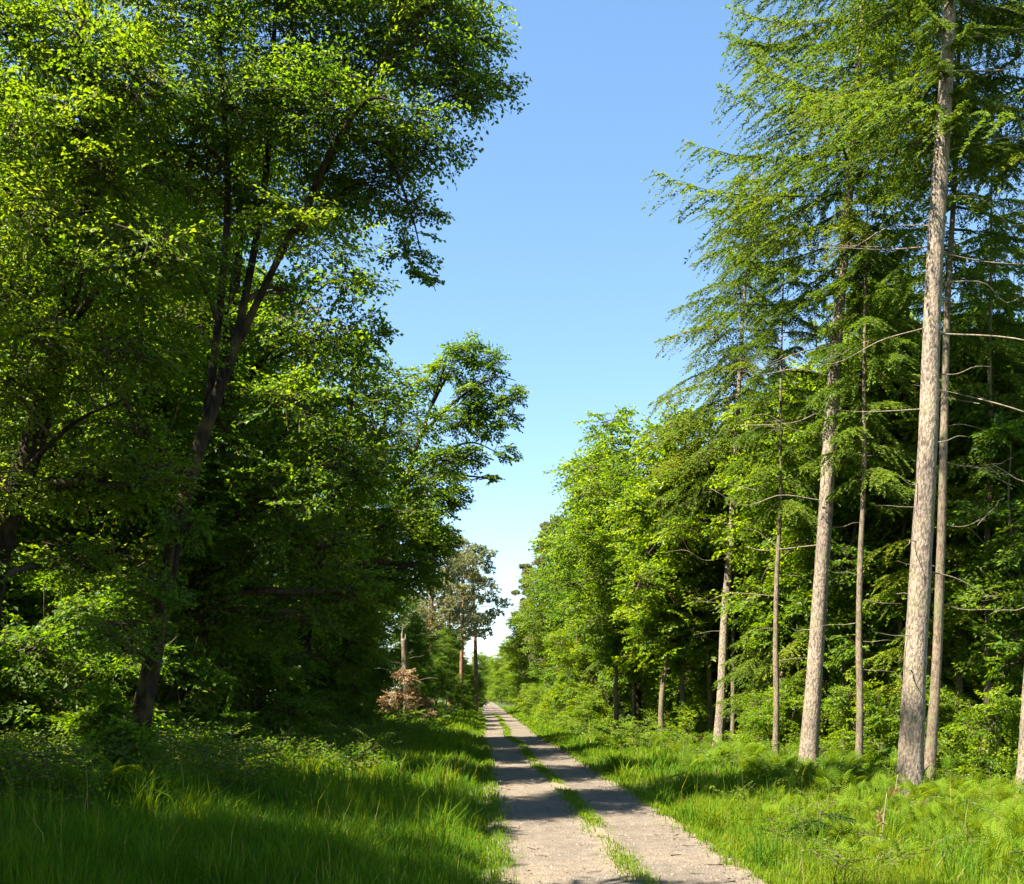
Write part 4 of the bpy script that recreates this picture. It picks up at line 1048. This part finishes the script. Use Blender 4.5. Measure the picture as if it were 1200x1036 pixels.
def blades(rng, x, y, z, h, w, tint, lean=0.35, dirb=None):
    n = len(x)
    az = rng.uniform(0, 2 * PI, n)
    b = np.stack([x, y, z], -1)
    f = np.stack([np.cos(az), np.sin(az), np.zeros(n)], -1)
    s = np.stack([-np.sin(az + rng.normal(0, 0.6, n)), np.cos(az), np.zeros(n)], -1)
    k = (np.abs(rng.normal(0, lean, n)) + 0.08)[:, None]
    hh = h[:, None]; ww = w[:, None]
    up = np.array([0, 0, 1.0])
    m = b + up * hh * 0.55 + f * hh * k * 0.3
    t = b + up * hh * (1 - 0.25 * np.minimum(k, 1.2)) + f * hh * k * 1.0
    V = np.stack([b - s * ww * 0.5, b + s * ww * 0.5, m + s * ww * 0.42, m - s * ww * 0.42, t + s * ww * 0.04, t - s * ww * 0.04], 1).reshape(-1, 3)
    k6 = np.arange(n)[:, None] * 6
    Q = np.concatenate([k6 + [[0, 1, 2, 3]], k6 + [[3, 2, 4, 5]]], 1).reshape(-1, 4)
    return V, Q, np.repeat(tint, 6)

def scatter(rng, x0, x1, y0, y1, n, power=1.0):
    """points denser near y0"""
    u = rng.random(n)
    if power == 1: y = y0 * (y1 / y0) ** u
    else: y = y0 + (y1 - y0) * u
    return rng.uniform(x0, x1, n), y

def build_grass():
    rng = np.random.default_rng(1234)
    acc = Acc()
    def patch(x0, x1, y0, y1, n, hmin, hmax, wk, tmean, power=1, keep=None, lean=0.35):
        x, y = scatter(rng, x0, x1, y0, y1, n, power)
        ok = ~verge_blocked(x, y)
        if keep is not None: ok &= rng.random(n) < keep(x, y)
        x, y = x[ok], y[ok]
        cl = 0.5 + 0.3 * np.sin(x * 2.1 + 1.3 * np.sin(y * 1.7)) * np.sin(y * 1.4 + 1.1 * np.sin(x * 1.9)) + 0.2 * np.sin(x * 6.3 + 2 * np.sin(y * 2.9)) * np.sin(y * 5.1 + 1.7 * np.sin(x * 3.3))
        edge = np.minimum(np.abs(x - wob(y) - EDGE_L), np.abs(x - wob(y) - EDGE_R))
        h = (hmin + (hmax - hmin) * (0.35 * rng.random(len(x)) + 0.65 * cl)) * (0.42 + 0.58 * sstep(0.0, 0.6, edge)) * rng.uniform(0.6, 1.15, len(x))
        w = wk * np.maximum(0.007, 0.00082 * y) * rng.uniform(0.7, 1.3, len(x))
        t = np.clip(rng.normal(tmean, 0.16, len(x)) + 0.35 * (cl - 0.5) + 0.1 * np.sin(x * 0.9 + y * 0.6), 0, 0.9)
        t = np.where(rng.random(len(x)) < 0.02, 1.0, t)
        dd = x - wob(y)
        z = np.where((dd > EDGE_L - 0.14) & (dd < EDGE_R + 0.14), np.maximum(gz(x, y), track_z(x, y)), gz(x, y))
        acc.add(*blades(rng, x, y, z - 0.02, h, w, t, lean), 0)
    # left verge, long lush grass
    patch(-3.6, EDGE_L + 0.25, 6.5, 13, 27000, 0.18, 0.39, 1.0, 0.42)
    patch(-6.2, -3.0, 7.0, 14, 8000, 0.2, 0.5, 1.0, 0.35)
    patch(-4.6, EDGE_L + 0.25, 13, 30, 15000, 0.18, 0.37, 1.0, 0.45)
    patch(-4.5, EDGE_L + 0.25, 30, 120, 12000, 0.2, 0.42, 1.1, 0.55)
    # right verge
    patch(EDGE_R - 0.2, 4.4, 6.5, 16, 23000, 0.14, 0.34, 1.0, 0.75)
    patch(4.0, 9.0, 8.0, 18, 13000, 0.15, 0.46, 1.0, 0.78)
    patch(EDGE_R - 0.2, 5.4, 16, 40, 12000, 0.14, 0.36, 1.0, 0.55)
    patch(5.0, 10, 18, 40, 5000, 0.15, 0.36, 1.1, 0.55)
    patch(EDGE_R - 0.2, 5.0, 40, 130, 9000, 0.15, 0.36, 1.1, 0.6)
    # short turf on the crown of the track
    n = 13000
    y = 5.5 * (90 / 5.5) ** rng.random(n)
    x = strip_c(y) + wob(y) + rng.normal(0, 0.085, n)
    pat = np.sin(y * 1.9) * 0.5 + np.sin(y * 0.83 + 1) * 0.5 + np.sin(x * 14 + y * 3.1) * 0.35
    ok = rng.random(n) < sstep(-1.1, 0.5, pat)
    x, y = x[ok], y[ok]
    acc.add(*blades(rng, x, y, track_z(x, y) - 0.01, rng.uniform(0.03, 0.09, len(x)), np.maximum(0.008, 0.0009 * y), np.clip(rng.normal(0.62, 0.15, len(x)), 0, 0.95), 0.7), 0)
    # low weeds creeping in from both edges
    n = 9000
    y = 5.5 * (80 / 5.5) ** rng.random(n)
    side = rng.random(n) < 0.5
    x = np.where(side, EDGE_L + rng.normal(-0.02, 0.11, n), EDGE_R - rng.normal(-0.02, 0.10, n)) + wob(y)
    acc.add(*blades(rng, x, y, np.maximum(track_z(x, y), gz(x, y)) - 0.01, rng.uniform(0.03, 0.15, n), np.maximum(0.007, 0.0008 * y), np.clip(rng.normal(0.58, 0.18, n), 0, 0.95), 0.6), 0)
    # seed stalks and taller tufts standing out of the grass
    for x0, x1, y0, y1, n in [(-6, 0.0, 7, 22, 260), (2.8, 9, 7.5, 24, 260)]:
        x, y = scatter(rng, x0, x1, y0, y1, n)
        acc.add(*blades(rng, x, y, gz(x, y), rng.uniform(0.4, 0.8, n), np.full(n, 0.006) * np.maximum(1, y / 12), np.where(rng.random(n) < 0.45, 1.0, 0.85), 0.3), 0)
    for x0, x1, y0, y1, n in [(-4.5, -0.1, 7.5, 22, 60), (2.8, 7.5, 8, 24, 60)]:
        cx, cyy = scatter(rng, x0, x1, y0, y1, n)
        m = 55
        x = np.repeat(cx, m) + rng.normal(0, 0.09, n * m); y = np.repeat(cyy, m) + rng.normal(0, 0.09, n * m)
        acc.add(*blades(rng, x, y, gz(x, y) - 0.02, rng.uniform(0.3, 0.62, n * m), np.maximum(0.009, 0.0008 * y), np.clip(np.repeat(rng.normal(0.55, 0.2, n), m) + rng.normal(0, 0.1, n * m), 0, 0.9), 0.6), 0)
    link("grass", acc.mesh("grass", [M['grass']]), kind="stuff")
build_grass()

# bracken fronds
def frond_template(rng, L=0.75):
    P, D, N, S = [], [], [], []
    curve = lambda t: np.array([t * L * 0.85, 0, L * (0.75 * t - 0.55 * t * t)])
    n = 9
    for k in range(n):
        t = 0.22 + 0.78 * k / n
        l = L * 0.42 * math.sin(PI * (0.28 + 0.70 * (k / n))) * (1 - 0.55 * k / n)
        for sd in (1, -1):
            p0 = curve(t); a = sd * R(68 - 20 * k / n)
            d = np.array([math.cos(a), math.sin(a), -0.12])
            m = max(2, int(4.6 * l / (L * 0.3)))
            for q in range(m):
                u = (q + 0.5) / m
                for s2 in (1, -1):
                    aa = a + s2 * 1.0
                    P.append(p0 + d * l * u + [0, 0, -0.12 * l * u * u]); D.append(np.array([math.cos(aa), math.sin(aa), -0.1]))
                    N.append(np.array([0, 0, 1.0]) + rng.normal(0, 0.2, 3)); S.append(l * 0.33 * (1 - 0.5 * u) + 0.012)
    P.append(curve(1.0)); D.append(np.array([1, 0, -0.5])); N.append(np.array([0, 0, 1.0])); S.append(0.05)
    TA = [curve(t) for t in np.linspace(0, 0.8, 5)]; TB = [curve(t + 0.2) for t in np.linspace(0, 0.8, 5)]
    TA.append(np.array([0, 0, -0.35])); TB.append(curve(0))
    return [np.array(x) for x in (P, D, N, S, TA, TB)]
_rb = np.random.default_rng(8)
FRONDS = [frond_template(_rb) for _ in range(5)]

def place_fronds(acc, rng, pos, az, pitch, scale, tint):
    fwd = np.stack([np.cos(az) * np.cos(pitch), np.sin(az) * np.cos(pitch), np.sin(pitch)], -1)
    up = np.array([0, 0, 1.0]) + rng.normal(0, 0.32, (len(pos), 3))
    F = rot_frames(fwd, up)
    which = rng.integers(0, len(FRONDS), len(pos))
    for k, (P, D, N, S, TA, TB) in enumerate(FRONDS):
        ix = np.where(which == k)[0]
        if not len(ix): continue
        f = F[ix]; s = scale[ix][:, None, None]
        tr = lambda A: np.einsum('nij,nkj->nki', f, np.broadcast_to(A[None], (len(ix), *A.shape)))
        p = (tr(P) * s + pos[ix][:, None]).reshape(-1, 3)
        ln = (S[None] * s[:, :, 0]).ravel()
        V, Q = leaf_quads(p, tr(D).reshape(-1, 3), tr(N).reshape(-1, 3), ln, ln * 0.42, 0.1)
        t = np.clip(np.repeat(tint[ix], len(S)) + rng.normal(0, 0.1, len(p)), 0, 1)
        acc.add(V, Q, np.repeat(t, 4), 0)
        a = (tr(TA) * s + pos[ix][:, None]).reshape(-1, 3); b = (tr(TB) * s + pos[ix][:, None]).reshape(-1, 3)
        rr = np.full(len(a), 0.004)
        V, Q = thin_tubes(a, b, rr, rr * 0.8)
        acc.add(V, Q, 0.6, 0)

def build_bracken():
    rng = np.random.default_rng(77)
    acc = Acc()
    def bed(x0, x1, y0, y1, n, per=4, h=0.35, tm=0.55, power=1, keep=None, sc=(0.38, 0.72)):
        x, y = scatter(rng, x0, x1, y0, y1, n, power)
        if keep is not None:
            ok = keep(x, y); x, y = x[ok], y[ok]
        m = len(x)
        hh = rng.uniform(0.55, 1.2, m) * h
        X = np.repeat(x, per); Y = np.repeat(y, per); Z = gz(X, Y) + np.repeat(hh, per)
        place_fronds(acc, rng, np.stack([X, Y, Z], -1), rng.uniform(0, 2 * PI, m * per), rng.uniform(0.2, 1.1, m * per), rng.uniform(sc[0], sc[1], m * per), np.clip(np.repeat(rng.normal(tm, 0.12, m), per) + rng.normal(0, 0.08, m * per), 0, 1))
    bed(4.8, 10.5, 9.5, 18, 330, 3, 0.22, 0.7, sc=(0.26, 0.5), keep=lambda x, y: x > 3.9 + 0.10 * y + 0.5 * np.sin(y * 1.3))
    bed(3.4, 7.5, 8.5, 17, 60, 3, 0.16, 0.7, sc=(0.25, 0.45))
    bed(4.2, 8.5, 15.5, 30, 90, 3, 0.26, 0.5)
    bed(6.5, 14, 18.5, 34, 50, 3, 0.35, 0.5)
    bed(-6.6, -3.6, 9.5, 14.5, 16, 3, 0.28, 0.55, sc=(0.5, 0.8))
    link("bracken", acc.mesh("bracken", [M['fern']]), kind="stuff")
build_bracken()

# brambles, nettles and seedlings
HERB = [spray_template(np.random.default_rng(900 + k), 0.07, 4, 4, 6) for k in range(4)]
def build_herbs():
    rng = np.random.default_rng(55)
    acc = Acc()
    def bed(x0, x1, y0, y1, n, h0, h1, lk, tm, power=1, keep=None):
        x, y = scatter(rng, x0, x1, y0, y1, n, power)
        if keep is not None:
            ok = keep(x, y); x, y = x[ok], y[ok]
        m = len(x)
        z = gz(x, y) + rng.uniform(h0, h1, m)
        az = rng.uniform(0, 2 * PI, m)
        f = np.stack([np.cos(az), np.sin(az), rng.uniform(-0.1, 0.7, m)], -1)
        place_sprays(acc, rng, np.stack([x, y, z], -1), f, np.array([0, 0, 1.0]) + rng.normal(0, 0.3, (m, 3)), rng.uniform(0.25, 0.5, m) * (0.8 + 0.2 * lk), lk * 0.8, np.clip(rng.normal(tm, 0.15, m), 0, 1), 0.62, 0.004, HERB)
    bed(-7.5, -2.4, 9.5, 17, 1700, 0.05, 0.6, 0.9, 0.5, keep=lambda x, y: x < -3.3 + 0.7 * np.sin(y * 1.1) + 0.4 * np.sin(y * 2.7))
    bed(-6.0, -1.8, 15, 34, 800, 0.05, 0.5, 1.1, 0.45)
    bed(-5.6, -1.6, 34, 90, 380, 0.05, 0.6, 1.8, 0.55)
    bed(3.2, 9.5, 9.0, 19, 420, 0.03, 0.3, 0.75, 0.75)
    bed(5.0, 12, 17, 40, 700, 0.03, 0.4, 1.1, 0.55)
    bed(3.8, 6.4, 30, 100, 560, 0.05, 0.7, 1.8, 0.7)
    bed(9.5, 20, 19, 40, 330, 0.05, 0.6, 1.5, 0.5)
    bed(-20, -6, 15, 40, 330, 0.0, 0.5, 1.6, 0.4)
    link("undergrowth", acc.mesh("undergrowth", [M['leaf'], M['twig']]), kind="stuff")
build_herbs()

# loose gravel
def build_gravel():
    rng = np.random.default_rng(31)
    n = 2600
    y = 5.5 * (34 / 5.5) ** rng.random(n)
    x = rng.uniform(EDGE_L + 0.03, EDGE_R - 0.03, n) + wob(y)
    c = np.stack([x, y, track_z(x, y) + 0.003], -1)
    s = rng.uniform(0.005, 0.016, n) * (1 + 0.3 * (rng.random(n) < 0.06))
    th = rng.uniform(0, 2 * PI, n)
    base = np.array([[-1, -1, -0.4], [1, -1, -0.4], [1, 1, -0.4], [-1, 1, -0.4], [-0.6, -0.6, 0.5], [0.6, -0.6, 0.5], [0.6, 0.6, 0.5], [-0.6, 0.6, 0.5]])
    v = base[None] * (1 + rng.normal(0, 0.22, (n, 8, 3)))
    ct, st = np.cos(th)[:, None], np.sin(th)[:, None]
    v = np.stack([v[..., 0] * ct - v[..., 1] * st * 0.7, v[..., 0] * st + v[..., 1] * ct * 0.7, v[..., 2]], -1) * s[:, None, None] + c[:, None]
    q = np.array([[4, 5, 6, 7], [0, 1, 5, 4], [1, 2, 6, 5], [2, 3, 7, 6], [3, 0, 4, 7]])
    Q = (np.arange(n)[:, None, None] * 8 + q[None]).reshape(-1, 4)
    link("gravel", quads_mesh("gravel", v.reshape(-1, 3), Q, np.repeat(rng.random(n), 8), [M['stone']]), kind="stuff")
build_gravel()

# =================================================================== single small plants
def seedling(x, y, h):
    e = thing("fir_seedling", "small dark fir seedling with flat tiers standing in the bright grass right of the track", "seedling", (x, y, float(gz(x, y))))
    link("stem", tube_mesh("stem", [(0, 0, -0.05), (0.01, 0, h * 0.5), (0, 0.01, h)], [0.012, 0.009, 0.004], M['twig'], 8, 6, 61), e)
    link("foliage", make_conifer_crown(662, 0.12, h, 0.5, 6, FIR_DROOP[:2], leaf_k=0.8, tint0=0.15), e, "stuff")
seedling(3.75, 11.2, 0.5)

def dead_fern(x, y, label, seed):
    rng = np.random.default_rng(seed)
    e = thing("dead_fern", label, "fern", (x, y, float(gz(x, y))))
    acc = Acc()
    n = 4
    place_fronds(acc, rng, np.tile([0, 0, 0.28], (n, 1)), rng.uniform(0, 6.28, n), rng.uniform(0.7, 1.4, n), rng.uniform(0.2, 0.32, n), rng.uniform(0.5, 1.0, n))
    o = link("frond", acc.mesh("frond", [M['dead']]), e, "stuff")
    link("stalk", tube_mesh("stalk", [(0, 0, -0.05), (0.02, 0, 0.3), (0.06, 0, 0.62)], [0.01, 0.008, 0.003], M['dead_wood'], 8, 6, seed), e)
dead_fern(4.75, 12.0, "withered brown fern stalk amid the bright bracken near the right corner", 65)
dead_fern(6.2, 15.2, "small withered fern at the foot of the bracken bank below the thickest fir", 66)

def sapling(x, y, h, label, seed, tint):
    rng = np.random.default_rng(seed)
    e = thing("sapling", label, "sapling", (x, y, float(gz(x, y))))
    p = [np.array([0, 0, -0.05]), np.array([0.03, 0, h * 0.5]), np.array([0.10, 0.02, h])]
    link("stem", tube_mesh("stem", p, [0.012, 0.009, 0.004], M['twig'], 8, 6, seed), e)
    L = [(0.05, 0, h * 0.55, 0.2, 0.2, 0.14), (0.14, 0.05, h * 0.8, 0.24, 0.24, 0.13), (-0.12, 0, h * 0.7, 0.2, 0.2, 0.12), (0.1, 0, h, 0.15, 0.15, 0.12)]
    o = link("foliage", broadleaf_crown(seed, [(p, [0.012, 0.01, 0.004])], L, 22, (0.22, 0.38), 0.8, sub=0, twig_r=0.003), e, "stuff")
    o.color = (*tint, 1)
sapling(-4.2, 11.9, 0.75, "yellow-lit leafy sapling standing above the dark grass of the left bank", 681, (1.1, 1.08, 1.0))
sapling(-4.7, 12.6, 1.15, "taller sapling with pale leaves at the foot of the left-hand wood", 682, (1.15, 1.1, 1.0))

# fallen leaves and bits of twig on the track and its edges
def build_litter():
    rng = np.random.default_rng(404)
    n = 1300
    y = 5.5 * (45 / 5.5) ** rng.random(n)
    u = rng.random(n)
    off = np.where(u < 0.4, EDGE_L + np.abs(rng.normal(0, 0.22, n)), np.where(u < 0.75, EDGE_R - np.abs(rng.normal(0, 0.25, n)), rng.uniform(EDGE_L, EDGE_R, n)))
    x = off + wob(y)
    P = np.stack([x, y, track_z(x, y) + 0.006], -1)
    az = rng.uniform(0, 6.28, n)
    D = np.stack([np.cos(az), np.sin(az), rng.normal(0.05, 0.12, n)], -1)
    Nn = np.array([0, 0, 1.0]) + rng.normal(0, 0.25, (n, 3))
    ln = rng.uniform(0.02, 0.055, n)
    acc = Acc()
    V, Q = leaf_quads(P, D, Nn, ln, ln * rng.uniform(0.35, 0.7, n))
    acc.add(V, Q, np.repeat(rng.uniform(0, 0.7, n), 4), 0)
    m = 160
    k = rng.integers(0, n, m)
    L = rng.uniform(0.05, 0.22, m)[:, None]
    V, Q = thin_tubes(P[k], P[k] + D[k] * [1, 1, 0] * L, np.full(m, 0.004), np.full(m, 0.002))
    acc.add(V, Q, 0.5, 1)
    link("leaf_litter", acc.mesh("leaf_litter", [M['dead'], M['twig']]), kind="stuff")
build_litter()
